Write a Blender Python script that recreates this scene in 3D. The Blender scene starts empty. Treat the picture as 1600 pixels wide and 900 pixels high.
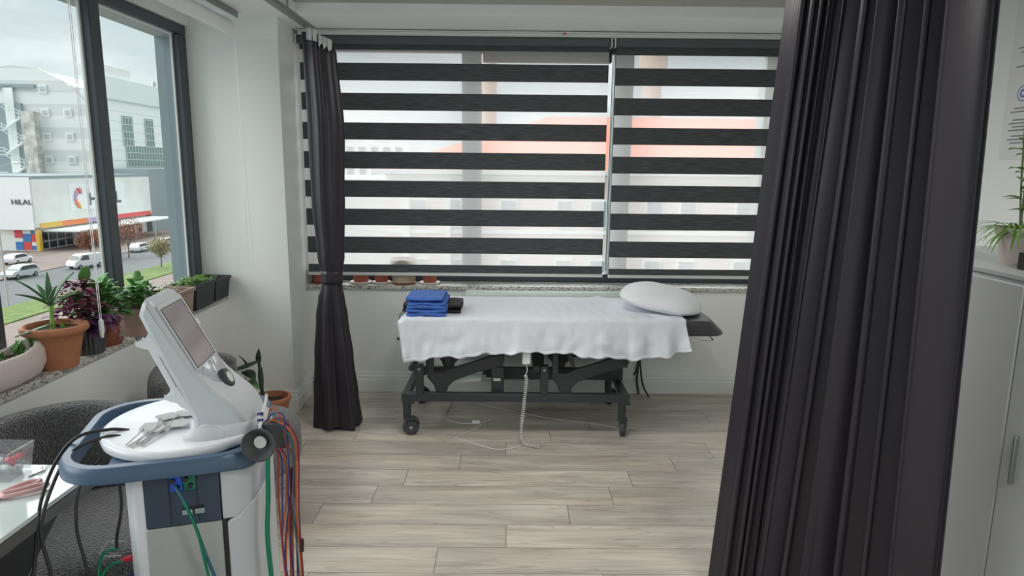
import bpy, math, random
from mathutils import Vector, Matrix, noise
random.seed(7)
V = Vector; PI = math.pi
scene = bpy.context.scene
C = bpy.data.collections.new('room'); scene.collection.children.link(C)

# ------------------------------------------------------------------ materials
def nt(name):
    m = bpy.data.materials.new(name); m.use_nodes = True
    n = m.node_tree; b = n.nodes['Principled BSDF']
    return m, n, b
def setp(b, **k):
    for a, v in k.items():
        if a in b.inputs: b.inputs[a].default_value = v
def N(n, t, **k):
    x = n.nodes.new(t)
    for a, v in k.items(): setattr(x, a, v)
    return x
def col4(c): return (c[0], c[1], c[2], 1)
def mat(name, c, rough=.5, metal=0, var=0, scale=20, bump=0, bscale=60, spec=None, sheen=0, coat=0, stretch=(1, 1, 1), trans=0):
    m, n, b = nt(name)
    setp(b, **{'Base Color': col4(c), 'Roughness': rough, 'Metallic': metal})
    if spec is not None: setp(b, **{'Specular IOR Level': spec})
    if sheen: setp(b, **{'Sheen Weight': sheen, 'Sheen Roughness': .5})
    if coat: setp(b, **{'Coat Weight': coat, 'Coat Roughness': .08})
    if trans: setp(b, **{'Transmission Weight': trans})
    tc = N(n, 'ShaderNodeTexCoord'); mp = N(n, 'ShaderNodeMapping'); mp.inputs['Scale'].default_value = stretch
    n.links.new(tc.outputs['Object'], mp.inputs[0])
    if var:
        t = N(n, 'ShaderNodeTexNoise'); t.inputs['Scale'].default_value = scale; t.inputs['Detail'].default_value = 4
        n.links.new(mp.outputs[0], t.inputs['Vector'])
        r = N(n, 'ShaderNodeMapRange'); r.inputs[1].default_value = .3; r.inputs[2].default_value = .7
        r.inputs[3].default_value = 1 - var; r.inputs[4].default_value = 1 + var
        n.links.new(t.outputs[0], r.inputs[0])
        x = N(n, 'ShaderNodeMix', data_type='RGBA', blend_type='MULTIPLY'); x.inputs[0].default_value = 1
        x.inputs[6].default_value = col4(c); n.links.new(r.outputs[0], x.inputs[7])
        n.links.new(x.outputs[2], b.inputs['Base Color'])
    if bump:
        t = N(n, 'ShaderNodeTexNoise'); t.inputs['Scale'].default_value = bscale; t.inputs['Detail'].default_value = 3
        n.links.new(mp.outputs[0], t.inputs['Vector'])
        bp = N(n, 'ShaderNodeBump'); bp.inputs['Strength'].default_value = bump; bp.inputs['Distance'].default_value = .01
        n.links.new(t.outputs[0], bp.inputs['Height']); n.links.new(bp.outputs[0], b.inputs['Normal'])
    return m
def emis(name, c, s):
    m, n, b = nt(name); setp(b, **{'Base Color': col4(c), 'Emission Color': col4(c), 'Emission Strength': s}); return m
def glassy(name, tint=(1, 1, 1), gloss=.035, rough=0.0, frost=0.0):
    m = bpy.data.materials.new(name); m.use_nodes = True; n = m.node_tree; n.nodes.clear()
    out = N(n, 'ShaderNodeOutputMaterial'); tr = N(n, 'ShaderNodeBsdfTransparent'); tr.inputs[0].default_value = col4(tint)
    gl = N(n, 'ShaderNodeBsdfGlossy'); gl.inputs['Roughness'].default_value = rough
    lw = N(n, 'ShaderNodeLayerWeight'); lw.inputs[0].default_value = .5
    pw = N(n, 'ShaderNodeMath', operation='POWER'); pw.inputs[1].default_value = 4; n.links.new(lw.outputs['Facing'], pw.inputs[0])
    fr = N(n, 'ShaderNodeMath', operation='MULTIPLY_ADD'); fr.inputs[1].default_value = .5; fr.inputs[2].default_value = gloss; n.links.new(pw.outputs[0], fr.inputs[0])
    mx = N(n, 'ShaderNodeMixShader'); n.links.new(fr.outputs[0], mx.inputs[0])
    n.links.new(tr.outputs[0], mx.inputs[1]); n.links.new(gl.outputs[0], mx.inputs[2])
    last = mx
    if frost:
        df = N(n, 'ShaderNodeBsdfDiffuse'); df.inputs[0].default_value = (.8, .82, .84, 1)
        m2 = N(n, 'ShaderNodeMixShader'); m2.inputs[0].default_value = frost
        n.links.new(mx.outputs[0], m2.inputs[1]); n.links.new(df.outputs[0], m2.inputs[2]); last = m2
    n.links.new(last.outputs[0], out.inputs[0]); return m

M = {}
M['wall'] = mat('wall_paint', (.79, .81, .785), .55, bump=.08, bscale=90)
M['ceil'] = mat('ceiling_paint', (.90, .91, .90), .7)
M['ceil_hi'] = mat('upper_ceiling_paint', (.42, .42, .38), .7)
M['base'] = mat('baseboard_lacquer', (.76, .79, .76), .35)
M['frame'] = mat('anthracite_window_frame', (.045, .057, .068), .38)
M['clad'] = mat('facade_cladding', (.20, .25, .27), .45)
M['cladlight'] = mat('facade_soffit', (.42, .44, .41), .6)
M['gasket'] = mat('pale_gasket', (.62, .64, .62), .4)
M['glass'] = glassy('window_pane_glass', (.93, .97, .96))
M['alu'] = mat('dull_aluminium', (.30, .31, .31), .42, .75)
M['whitep'] = mat('white_plastic', (.80, .81, .82), .3)
M['whitem'] = mat('white_lacquered_metal', (.70, .77, .76), .3)
M['black'] = mat('black_plastic', (.015, .015, .017), .45)
M['rubber'] = mat('grey_rubber', (.05, .055, .06), .55)
M['charm'] = mat('charcoal_powder_coat', (.032, .037, .042), .42)
M['charv'] = mat('charcoal_vinyl', (.045, .045, .05), .38, bump=.1, bscale=300)
M['chrome'] = mat('bright_steel', (.7, .7, .7), .2, 1)
M['sheet'] = mat('white_cotton_sheet', (.68, .71, .77), .85, bump=.5, bscale=26, stretch=(1, 1, .35))
M['pillow'] = mat('white_pillow_cotton', (.74, .75, .78), .85, bump=.15, bscale=25)
M['hem'] = mat('sheet_hem_cotton', (.72, .75, .80), .85)
M['blue'] = mat('blue_cotton', (.045, .13, .45), .8, var=.15, scale=30, bump=.2, bscale=120)
M['dkcloth'] = mat('black_cotton', (.018, .016, .017), .85, bump=.3, bscale=80)
M['terra'] = mat('terracotta', (.42, .17, .085), .75, var=.12, scale=14)
M['terra2'] = mat('dark_terracotta', (.24, .075, .045), .7, var=.12, scale=14)
M['terraback'] = mat('orange_plastic_terracotta', (.36, .09, .05), .6)
M['taupe'] = mat('taupe_plastic', (.34, .24, .19), .55, var=.06)
M['beige'] = mat('beige_plastic', (.40, .33, .25), .55)
M['blkpot'] = mat('black_planter_plastic', (.022, .027, .034), .5)
M['oval'] = mat('blush_white_ceramic', (.60, .53, .50), .5)
M['soil'] = mat('potting_soil', (.05, .035, .025), .95, var=.5, scale=60, bump=1, bscale=90)
M['saucer'] = mat('white_saucer_ceramic', (.8, .8, .78), .3)
M['leaf'] = mat('green_leaf', (.075, .22, .045), .4, var=.3, scale=9)
M['leafl'] = mat('bright_green_leaf', (.17, .34, .06), .45, var=.3, scale=12)
M['leafd'] = mat('dark_leaf', (.022, .055, .03), .4, var=.3, scale=12)
M['aloe'] = mat('aloe_leaf', (.06, .15, .06), .4, var=.3, scale=20)
M['purple'] = mat('purple_leaf', (.13, .018, .055), .45, var=.35, scale=10)
M['violet'] = mat('violet_leaf', (.15, .055, .17), .45, var=.25, scale=10)
M['stem'] = mat('plant_stem', (.12, .16, .06), .6)
M['mwhite'] = mat('machine_white_shell', (.66, .68, .72), .33)
M['mgrey'] = mat('machine_grey_panel', (.36, .38, .37), .45)
M['mlight'] = mat('machine_pearl_shell', (.50, .53, .56), .4)
M['mblue'] = mat('machine_blue_handle', (.055, .10, .17), .36)
M['mnavy'] = mat('machine_navy_panel', (.030, .052, .085), .4)
M['screen'] = mat('switched_off_screen', (.30, .27, .28), .12)
M['cover'] = glassy('clear_cover', (.94, .95, .97), gloss=.22, rough=.09, frost=.06)
M['table'] = mat('glossy_white_table_top', (.60, .66, .65), .06)
M['tedge'] = mat('grey_table_edge', (.10, .10, .10), .4)
M['dark'] = mat('dark_panel', (.02, .02, .022), .5)
M['pinkp'] = mat('pink_plastic', (.62, .36, .36), .35)
M['acryl'] = glassy('clear_acrylic', (.93, .94, .95), gloss=.10, rough=.05, frost=.05)
M['redp'] = mat('red_plastic', (.65, .03, .06), .3)
M['lilac'] = mat('lilac_vinyl', (.50, .36, .58), .6)
M['pinkgrey'] = mat('pinkish_grey_lead', (.50, .45, .46), .5)
M['pad'] = mat('electrode_pad_foam', (.50, .52, .51), .8)
M['cabinet'] = mat('white_cabinet_metal', (.60, .62, .63), .4)
M['paper'] = mat('notice_paper', (.72, .72, .70), .8)
M['ink'] = mat('grey_ink', (.2, .2, .22), .8)
M['inkblue'] = mat('blue_ink', (.12, .2, .5), .8)
M['asphalt'] = mat('road_asphalt', (.13, .14, .145), .9, var=.08, scale=.5)
M['pave'] = mat('reddish_paving', (.23, .185, .165), .9, var=.12, scale=.4)
M['grass'] = mat('verge_grass', (.13, .19, .05), .95, var=.25, scale=1.2)
M['kerb'] = mat('pale_kerb', (.55, .55, .53), .9)
M['bwhite'] = mat('white_cladding_panels', (.78, .84, .82), .6)
M['bcream'] = mat('pale_corrugated_cladding', (.84, .86, .83), .7, var=.06, scale=.3)
M['bgrey'] = mat('grey_corrugated_cladding', (.52, .54, .53), .7)
M['bdark'] = mat('blue_grey_cladding', (.28, .34, .36), .6)
M['bgreen'] = mat('green_tinted_glazing', (.16, .27, .23), .25)
M['sign'] = mat('white_sign_vinyl', (.92, .94, .95), .5)
M['signink'] = mat('dark_sign_lettering', (.10, .11, .13), .5)
M['roofred'] = mat('red_roof_tiles', (.80, .21, .12), .8)
M['pinkwall'] = mat('pale_render', (.72, .62, .60), .85)
M['paleblue'] = mat('pale_blue_render', (.60, .64, .64), .85)
M['stone'] = mat('pale_sandstone', (.62, .52, .42), .85)
M['yellow'] = mat('yellow_sign', (.75, .48, .06), .5)
M['orange'] = mat('orange_banner', (.85, .25, .09), .6)
M['signred'] = mat('red_sign', (.75, .08, .08), .5)
M['signblue'] = mat('blue_sign', (.05, .22, .55), .5)
M['rust'] = mat('rust_streaked_metal', (.58, .57, .52), .8, var=.35, scale=.7)
M['carw'] = mat('white_car_paint', (.72, .73, .75), .25, coat=.5)
M['cars'] = mat('silver_car_paint', (.55, .57, .60), .28, .3, coat=.5)
M['carg'] = mat('car_window_glass', (.04, .05, .06), .1)
M['tyre'] = mat('tyre_rubber', (.02, .02, .02), .8)
M['rim'] = mat('wheel_rim', (.35, .35, .36), .35, .6)
M['leafred'] = mat('autumn_leaf', (.30, .12, .07), .8, var=.4, scale=1)
M['leafolive'] = mat('olive_leaf', (.30, .26, .10), .8, var=.4, scale=1)
M['bark'] = mat('tree_bark', (.18, .14, .11), .9)
M['green_c'] = mat('green_cable', (.0, .17, .09), .4)
M['red_c'] = mat('red_cable', (.30, .02, .02), .4)
M['orange_c'] = mat('orange_cable', (.40, .085, .02), .4)
M['navy_c'] = mat('blue_cable', (.025, .035, .16), .4)
M['teal_c'] = mat('teal_cable', (.02, .12, .17), .4)
M['berry_c'] = mat('crimson_cable', (.17, .01, .04), .4)
M['white_c'] = mat('white_cable', (.62, .62, .58), .4)
M['grey_c'] = mat('grey_cable', (.35, .35, .36), .4)
M['blue_c'] = mat('bright_blue_connector', (.02, .09, .60), .35)
M['greenc'] = mat('green_connector', (.01, .16, .10), .35)
M['curttape'] = mat('white_header_tape', (.60, .61, .61), .85, bump=.6, bscale=60)

def satin(name, c, rough, spec):
    m, n, b = nt(name)
    setp(b, **{'Base Color': col4(c), 'Roughness': rough, 'Specular IOR Level': spec, 'Sheen Weight': .02, 'Sheen Roughness': .4})
    tc = N(n, 'ShaderNodeTexCoord'); mp = N(n, 'ShaderNodeMapping'); mp.inputs['Scale'].default_value = (260, 260, 30)
    t = N(n, 'ShaderNodeTexNoise'); t.inputs['Scale'].default_value = 1; n.links.new(tc.outputs['Object'], mp.inputs[0]); n.links.new(mp.outputs[0], t.inputs['Vector'])
    bp = N(n, 'ShaderNodeBump'); bp.inputs['Strength'].default_value = .06; bp.inputs['Distance'].default_value = .004
    n.links.new(t.outputs[0], bp.inputs['Height']); n.links.new(bp.outputs[0], b.inputs['Normal']); return m
M['satin'] = satin('charcoal_satin_curtain', (.024, .0205, .028), .38, .34)

def granite():
    m, n, b = nt('speckled_granite'); tc = N(n, 'ShaderNodeTexCoord')
    v = N(n, 'ShaderNodeTexVoronoi'); v.inputs['Scale'].default_value = 130
    t = N(n, 'ShaderNodeTexNoise'); t.inputs['Scale'].default_value = 45; t.inputs['Detail'].default_value = 5
    for x in (v, t): n.links.new(tc.outputs['Object'], x.inputs['Vector'])
    sp = N(n, 'ShaderNodeSeparateColor'); n.links.new(v.outputs['Color'], sp.inputs[0])
    ad = N(n, 'ShaderNodeMath', operation='ADD'); n.links.new(sp.outputs[0], ad.inputs[0]); n.links.new(t.outputs[0], ad.inputs[1])
    r = N(n, 'ShaderNodeValToRGB'); n.links.new(ad.outputs[0], r.inputs[0])
    e = r.color_ramp.elements; e[0].position = .5; e[0].color = (.06, .06, .06, 1); e[1].position = 1.0; e[1].color = (.55, .54, .50, 1)
    q = r.color_ramp.elements.new(.72); q.color = (.30, .29, .27, 1)
    n.links.new(r.outputs[0], b.inputs['Base Color']); setp(b, Roughness=.3); return m
M['granite'] = granite()

def planks():
    m, n, b = nt('grey_oak_laminate')
    uv = N(n, 'ShaderNodeUVMap'); uv.uv_map = 'plank'
    at = N(n, 'ShaderNodeAttribute'); at.attribute_name = 'rnd'
    sx = N(n, 'ShaderNodeSeparateXYZ'); n.links.new(uv.outputs[0], sx.inputs[0])
    def edge(out, size, w):
        a = N(n, 'ShaderNodeMath', operation='MINIMUM'); s = N(n, 'ShaderNodeMath', operation='SUBTRACT'); s.inputs[0].default_value = size
        n.links.new(out, s.inputs[1]); n.links.new(out, a.inputs[0]); n.links.new(s.outputs[0], a.inputs[1])
        g = N(n, 'ShaderNodeMath', operation='GREATER_THAN'); g.inputs[1].default_value = w; n.links.new(a.outputs[0], g.inputs[0]); return g
    gx = edge(sx.outputs[0], 1.176, .0016); gy = edge(sx.outputs[1], .1875, .0014)
    seam = N(n, 'ShaderNodeMath', operation='MULTIPLY'); n.links.new(gx.outputs[0], seam.inputs[0]); n.links.new(gy.outputs[0], seam.inputs[1])
    ofs = N(n, 'ShaderNodeMath', operation='MULTIPLY'); ofs.inputs[1].default_value = 37.; n.links.new(at.outputs['Fac'], ofs.inputs[0])
    cb = N(n, 'ShaderNodeCombineXYZ'); n.links.new(sx.outputs[0], cb.inputs[0]); n.links.new(sx.outputs[1], cb.inputs[1]); n.links.new(ofs.outputs[0], cb.inputs[2])
    def nz(scl, sc=1, det=5, dist=0):
        mp = N(n, 'ShaderNodeMapping'); mp.inputs['Scale'].default_value = scl; n.links.new(cb.outputs[0], mp.inputs[0])
        t = N(n, 'ShaderNodeTexNoise'); t.inputs['Scale'].default_value = sc; t.inputs['Detail'].default_value = det; t.inputs['Distortion'].default_value = dist
        n.links.new(mp.outputs[0], t.inputs['Vector']); return t
    big = nz((1.6, 9, 1), 1, 3, .6); fine = nz((3, 90, 1), 1, 4); crack = nz((1.4, 16, 1), 1, 2, 1.2); warm = nz((1.3, 5, 1), 1, 1)
    r = N(n, 'ShaderNodeValToRGB'); n.links.new(big.outputs[0], r.inputs[0]); e = r.color_ramp.elements
    e[0].position = .32; e[0].color = (.40, .36, .31, 1); e[1].position = .72; e[1].color = (.62, .57, .50, 1)
    mx = N(n, 'ShaderNodeMix', data_type='RGBA', blend_type='MULTIPLY'); mx.inputs[0].default_value = 1
    fr = N(n, 'ShaderNodeMapRange'); fr.inputs[1].default_value = .3; fr.inputs[2].default_value = .7; fr.inputs[3].default_value = .86; fr.inputs[4].default_value = 1.1
    n.links.new(fine.outputs[0], fr.inputs[0]); n.links.new(r.outputs[0], mx.inputs[6]); n.links.new(fr.outputs[0], mx.inputs[7])
    # dark grain streaks
    cr = N(n, 'ShaderNodeValToRGB'); n.links.new(crack.outputs[0], cr.inputs[0]); e = cr.color_ramp.elements
    e[0].position = .485; e[0].color = (1, 1, 1, 1); e[1].position = .53; e[1].color = (1, 1, 1, 1); k = cr.color_ramp.elements.new(.505); k.color = (.62, .60, .60, 1)
    m3 = N(n, 'ShaderNodeMix', data_type='RGBA', blend_type='MULTIPLY'); m3.inputs[0].default_value = .65
    n.links.new(mx.outputs[2], m3.inputs[6]); n.links.new(cr.outputs[0], m3.inputs[7])
    wr = N(n, 'ShaderNodeMapRange'); wr.inputs[1].default_value = .5; wr.inputs[2].default_value = .75; wr.inputs[4].default_value = .5; n.links.new(warm.outputs[0], wr.inputs[0])
    m4 = N(n, 'ShaderNodeMix', data_type='RGBA', blend_type='MULTIPLY'); m4.inputs[7].default_value = (1.05, .90, .80, 1)
    n.links.new(wr.outputs[0], m4.inputs[0]); n.links.new(m3.outputs[2], m4.inputs[6])
    pr = N(n, 'ShaderNodeMapRange'); pr.inputs[3].default_value = .9; pr.inputs[4].default_value = 1.08; n.links.new(at.outputs['Fac'], pr.inputs[0])
    m5 = N(n, 'ShaderNodeMix', data_type='RGBA', blend_type='MULTIPLY'); m5.inputs[0].default_value = 1
    n.links.new(m4.outputs[2], m5.inputs[6]); n.links.new(pr.outputs[0], m5.inputs[7])
    m6 = N(n, 'ShaderNodeMix', data_type='RGBA'); n.links.new(seam.outputs[0], m6.inputs[0]); m6.inputs[6].default_value = (.12, .11, .10, 1)
    n.links.new(m5.outputs[2], m6.inputs[7]); n.links.new(m6.outputs[2], b.inputs['Base Color']); setp(b, Roughness=.42)
    return m
M['floor'] = planks()

def zebra_opaque():
    m, n, b = nt('slubbed_charcoal_blind_fabric'); tc = N(n, 'ShaderNodeTexCoord'); mp = N(n, 'ShaderNodeMapping'); mp.inputs['Scale'].default_value = (9, 9, 330)
    t = N(n, 'ShaderNodeTexNoise'); t.inputs['Scale'].default_value = 1; t.inputs['Detail'].default_value = 5
    n.links.new(tc.outputs['Object'], mp.inputs[0]); n.links.new(mp.outputs[0], t.inputs['Vector'])
    r = N(n, 'ShaderNodeValToRGB'); n.links.new(t.outputs[0], r.inputs[0]); e = r.color_ramp.elements
    e[0].position = .35; e[0].color = (.030, .034, .037, 1); e[1].position = .72; e[1].color = (.11, .12, .125, 1)
    n.links.new(r.outputs[0], b.inputs['Base Color']); setp(b, Roughness=.8); return m
M['zebra'] = zebra_opaque()
M['cassette'] = mat('grey_cassette_fabric', (.085, .10, .105), .8, var=.1, scale=40, stretch=(1, 1, 8))
def sheer():
    m = bpy.data.materials.new('sheer_blind_mesh'); m.use_nodes = True; n = m.node_tree; n.nodes.clear()
    out = N(n, 'ShaderNodeOutputMaterial'); tr = N(n, 'ShaderNodeBsdfTransparent'); tl = N(n, 'ShaderNodeBsdfTranslucent'); tl.inputs[0].default_value = (.97, .94, .93, 1)
    df = N(n, 'ShaderNodeBsdfDiffuse'); df.inputs[0].default_value = (.85, .86, .88, 1)
    m1 = N(n, 'ShaderNodeMixShader'); m1.inputs[0].default_value = .3; n.links.new(tl.outputs[0], m1.inputs[1]); n.links.new(df.outputs[0], m1.inputs[2])
    tc = N(n, 'ShaderNodeTexCoord'); mp = N(n, 'ShaderNodeMapping'); mp.inputs['Scale'].default_value = (3, 3, 300)
    t = N(n, 'ShaderNodeTexNoise'); n.links.new(tc.outputs['Object'], mp.inputs[0]); n.links.new(mp.outputs[0], t.inputs['Vector']); t.inputs['Scale'].default_value = 1
    rg = N(n, 'ShaderNodeMapRange'); rg.inputs[1].default_value = .3; rg.inputs[2].default_value = .7; rg.inputs[3].default_value = .46; rg.inputs[4].default_value = .56
    n.links.new(t.outputs[0], rg.inputs[0])
    m2 = N(n, 'ShaderNodeMixShader'); n.links.new(rg.outputs[0], m2.inputs[0]); n.links.new(tr.outputs[0], m2.inputs[1]); n.links.new(m1.outputs[0], m2.inputs[2])
    n.links.new(m2.outputs[0], out.inputs[0]); return m
M['sheer'] = sheer()
def boucle():
    m, n, b = nt('charcoal_boucle'); tc = N(n, 'ShaderNodeTexCoord')
    t = N(n, 'ShaderNodeTexNoise'); t.inputs['Scale'].default_value = 130; t.inputs['Detail'].default_value = 3
    v = N(n, 'ShaderNodeTexVoronoi'); v.inputs['Scale'].default_value = 170
    for x in (t, v): n.links.new(tc.outputs['Object'], x.inputs['Vector'])
    r = N(n, 'ShaderNodeValToRGB'); n.links.new(t.outputs[0], r.inputs[0]); e = r.color_ramp.elements
    e[0].position = .35; e[0].color = (.018, .018, .02, 1); e[1].position = .7; e[1].color = (.10, .10, .11, 1)
    n.links.new(r.outputs[0], b.inputs['Base Color']); setp(b, Roughness=.95, **{'Sheen Weight': .5, 'Sheen Roughness': .6})
    bp = N(n, 'ShaderNodeBump'); bp.inputs['Strength'].default_value = .8; bp.inputs['Distance'].default_value = .012
    n.links.new(v.outputs[0], bp.inputs['Height']); n.links.new(bp.outputs[0], b.inputs['Normal']); return m
M['boucle'] = boucle()
def banded(name, ca, cb_, axis, period, frac, rough=.6):
    m, n, b = nt(name); tc = N(n, 'ShaderNodeTexCoord'); s = N(n, 'ShaderNodeSeparateXYZ'); n.links.new(tc.outputs['Object'], s.inputs[0])
    d = N(n, 'ShaderNodeMath', operation='DIVIDE'); d.inputs[1].default_value = period; n.links.new(s.outputs[axis], d.inputs[0])
    f = N(n, 'ShaderNodeMath', operation='FRACT'); n.links.new(d.outputs[0], f.inputs[0])
    g = N(n, 'ShaderNodeMath', operation='LESS_THAN'); g.inputs[1].default_value = frac; n.links.new(f.outputs[0], g.inputs[0])
    x = N(n, 'ShaderNodeMix', data_type='RGBA'); x.inputs[6].default_value = col4(ca); x.inputs[7].default_value = col4(cb_)
    n.links.new(g.outputs[0], x.inputs[0]); n.links.new(x.outputs[2], b.inputs['Base Color']); setp(b, Roughness=rough); return m
M['bpanels'] = banded('white_panelled_facade', (.90, .94, .92), (.58, .64, .62), 2, 2.2, .05)
M['bend'] = banded('banded_end_wall', (.80, .82, .79), (.66, .68, .66), 2, 5.0, .5)
M['tiles'] = banded('red_roof_tile_courses', (.78, .24, .15), (.66, .17, .10), 2, .22, .2, .85)

# ------------------------------------------------------------------ builder
def wl(o):
    p = V((0, 0, 0))
    while o is not None:
        p = p + o.location; o = o.parent
    return p
def spline(pts, k=8):
    pts = [V(p) for p in pts]; P = [pts[0]*2-pts[1]] + pts + [pts[-1]*2-pts[-2]]; out = []
    for i in range(1, len(P)-2):
        a, b, c, d = P[i-1:i+3]
        for j in range(k):
            t = j/k
            out.append(.5*((2*b)+(c-a)*t+(2*a-5*b+4*c-d)*t*t+(3*b-a-3*c+d)*t**3))
    out.append(pts[-1]); return out
class MB:
    def __init__(s): s.v = []; s.f = []; s.m = []; s.mi = 0; s.T = Matrix()
    def add(s, vs, fs):
        o = len(s.v); s.v += [s.T @ V(v) for v in vs]; s.f += [tuple(i+o for i in f) for f in fs]; s.m += [s.mi]*len(fs); return s
    def box(s, x0, x1, y0, y1, z0, z1):
        return s.add([(x, y, z) for x in (x0, x1) for y in (y0, y1) for z in (z0, z1)],
                     [(0, 1, 3, 2), (4, 6, 7, 5), (0, 4, 5, 1), (2, 3, 7, 6), (0, 2, 6, 4), (1, 5, 7, 3)])
    def rot(s, c, ax, ang): s.T = Matrix.Translation(V(c)) @ Matrix.Rotation(ang, 4, ax) @ Matrix.Translation(-V(c)); return s
    def prism(s, poly, axis, a, b):
        def w(p, t): return {'x': (t, p[0], p[1]), 'y': (p[0], t, p[1]), 'z': (p[0], p[1], t)}[axis]
        n = len(poly)
        return s.add([w(p, a) for p in poly]+[w(p, b) for p in poly], [tuple(range(n))[::-1], tuple(range(n, 2*n))]+[(i, (i+1) % n, n+(i+1) % n, n+i) for i in range(n)])
    def tube(s, pts, r, n=8, caps=True, flat=1):
        pts = [V(p) for p in pts]; rs = r if isinstance(r, (list, tuple)) else [r]*len(pts); vs = []; fs = []
        up = V((0, 0, 1)); t0 = (pts[1]-pts[0]).normalized()
        if abs(t0.dot(up)) > .95: up = V((1, 0, 0))
        a = t0.cross(up).normalized()
        for i, p in enumerate(pts):
            t = (pts[min(i+1, len(pts)-1)]-pts[max(i-1, 0)]).normalized()
            a = (a-t*a.dot(t)).normalized(); b = t.cross(a)
            for k in range(n): vs.append(p+(a*math.cos(2*PI*k/n)+b*math.sin(2*PI*k/n)*flat)*rs[i])
        for i in range(len(pts)-1):
            for k in range(n): fs.append((i*n+k, i*n+(k+1) % n, (i+1)*n+(k+1) % n, (i+1)*n+k))
        if caps: fs += [tuple(range(n))[::-1], tuple(range((len(pts)-1)*n, len(pts)*n))]
        return s.add(vs, fs)
    def lathe(s, prof, c, n=32, sx=1, sy=1, closed=True):
        vs = []; fs = []; m = len(prof)
        for k in range(n):
            a = 2*PI*k/n
            for r, z in prof: vs.append((c[0]+r*sx*math.cos(a), c[1]+r*sy*math.sin(a), c[2]+z))
        for k in range(n):
            for j in range(m-1):
                q = (k+1) % n; fs.append((k*m+j, q*m+j, q*m+j+1, k*m+j+1))
        if closed:
            fs.append(tuple(k*m for k in range(n))[::-1]); fs.append(tuple(k*m+m-1 for k in range(n)))
        return s.add(vs, fs)
    def grid(s, fn, nu, nv, cu=False):
        vs = [fn(u/nu, v/nv) for u in range(nu if cu else nu+1) for v in range(nv+1)]; w = nv+1; k = nu if cu else nu+1; fs = []
        for u in range(nu):
            q = (u+1) % k
            for v in range(nv): fs.append((u*w+v, q*w+v, q*w+v+1, u*w+v+1))
        return s.add(vs, fs)
    def ell(s, c, r, n=16, m=10):
        return s.grid(lambda u, v: (c[0]+r[0]*math.cos(2*PI*u)*math.sin(PI*(.001+.998*v)), c[1]+r[1]*math.sin(2*PI*u)*math.sin(PI*(.001+.998*v)), c[2]+r[2]*math.cos(PI*v)), n, m, True)
    def build(s, name, mats, parent=None, smooth=False, bevel=0, seg=2, ang=40, sub=0, solid=0):
        off = wl(parent) if parent is not None else V((0, 0, 0))
        me = bpy.data.meshes.new(name)
        loc = V((0, 0, 0))
        if parent is None and s.v:
            xs = [v.x for v in s.v]; ys = [v.y for v in s.v]; zs = [v.z for v in s.v]
            loc = V(((min(xs)+max(xs))/2, (min(ys)+max(ys))/2, min(zs)))
        R = parent.get('_rz', 0) if parent is not None else 0
        vs = [v-off-loc for v in s.v]
        me.from_pydata([tuple(v) for v in vs], [], s.f)
        if not isinstance(mats, (list, tuple)): mats = [mats]
        for m in mats: me.materials.append(m)
        for p, i in zip(me.polygons, s.m): p.material_index = i; p.use_smooth = bool(smooth)
        o = bpy.data.objects.new(name, me); C.objects.link(o); o.location = loc
        if parent is not None: o.parent = parent
        if bevel:
            b = o.modifiers.new('bevel', 'BEVEL'); b.width = bevel; b.segments = seg; b.limit_method = 'ANGLE'; b.angle_limit = math.radians(35)
        if solid:
            b = o.modifiers.new('solid', 'SOLIDIFY'); b.thickness = solid; b.offset = 0
        if sub:
            b = o.modifiers.new('sub', 'SUBSURF'); b.levels = sub; b.render_levels = sub
        if smooth == 'a' or bevel:
            for p in me.polygons: p.use_smooth = True
            try:
                me.set_sharp_from_angle(angle=math.radians(ang))
            except Exception: pass
        return o
def tag(o, label=None, cat=None, group=None, kind=None):
    if label: o['label'] = label
    if cat: o['category'] = cat
    if group: o['group'] = group
    if kind: o['kind'] = kind
    return o
def thing(name, loc, label, cat, group=None):
    o = bpy.data.objects.new(name, None); C.objects.link(o); o.location = loc; o.empty_display_size = .1
    return tag(o, label, cat, group)
def struct(name, b, m, **k): o = b.build(name, m, **k); o['kind'] = 'structure'; return o
def structE(name, loc):
    o = bpy.data.objects.new(name, None); C.objects.link(o); o.location = loc; o['kind'] = 'structure'; return o
def copy_tree(o, parent=None):
    c = o.copy(); C.objects.link(c); c.parent = parent
    for ch in list(o.children): copy_tree(ch, c)
    return c

# ------------------------------------------------------------------ room
YB, XL, YP, XR = 4.69, -1.82, 4.257, 2.25
CZ = 2.485; YF = -3.6
# floor: planks
joint = {0: -.008, 1: -.918, 2: .519, -1: -.26, -2: -.53, -3: -.658, -4: -.885, -5: -.002, -6: -.292, -7: -.788}
vs = []; fs = []; uvs = []; rnd = []
L_, W_ = 1.176, .1875
for k in range(-38, 7):
    y0 = 3.577+k*W_; j = joint.get(k, (k*.437) % L_)
    for i in range(-4, 4):
        x0 = j+i*L_; a = max(x0, -2.2); b_ = min(x0+L_, XR)
        if b_-a < .01: continue
        y1 = min(y0+W_, YB)
        if y1-y0 < .01: continue
        n0 = len(vs); vs += [(a, y0, 0), (b_, y0, 0), (b_, y1, 0), (a, y1, 0)]; fs.append((n0, n0+1, n0+2, n0+3))
        uvs += [(a-x0, 0), (b_-x0, 0), (b_-x0, y1-y0), (a-x0, y1-y0)]; rnd += [random.random()]
n0 = len(vs); vs += [(-2.2, YF, -.15), (XR, YF, -.15), (XR, YB, -.15), (-2.2, YB, -.15)]; fs.append((n0+3, n0+2, n0+1, n0)); uvs += [(0.5, .09)]*4; rnd.append(.5)
me = bpy.data.meshes.new('floor'); me.from_pydata(vs, [], fs)
u = me.uv_layers.new(name='plank')
for i, l in enumerate(me.loops): u.data[i].uv = uvs[i]
a_ = me.attributes.new('rnd', 'FLOAT', 'FACE')
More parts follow.
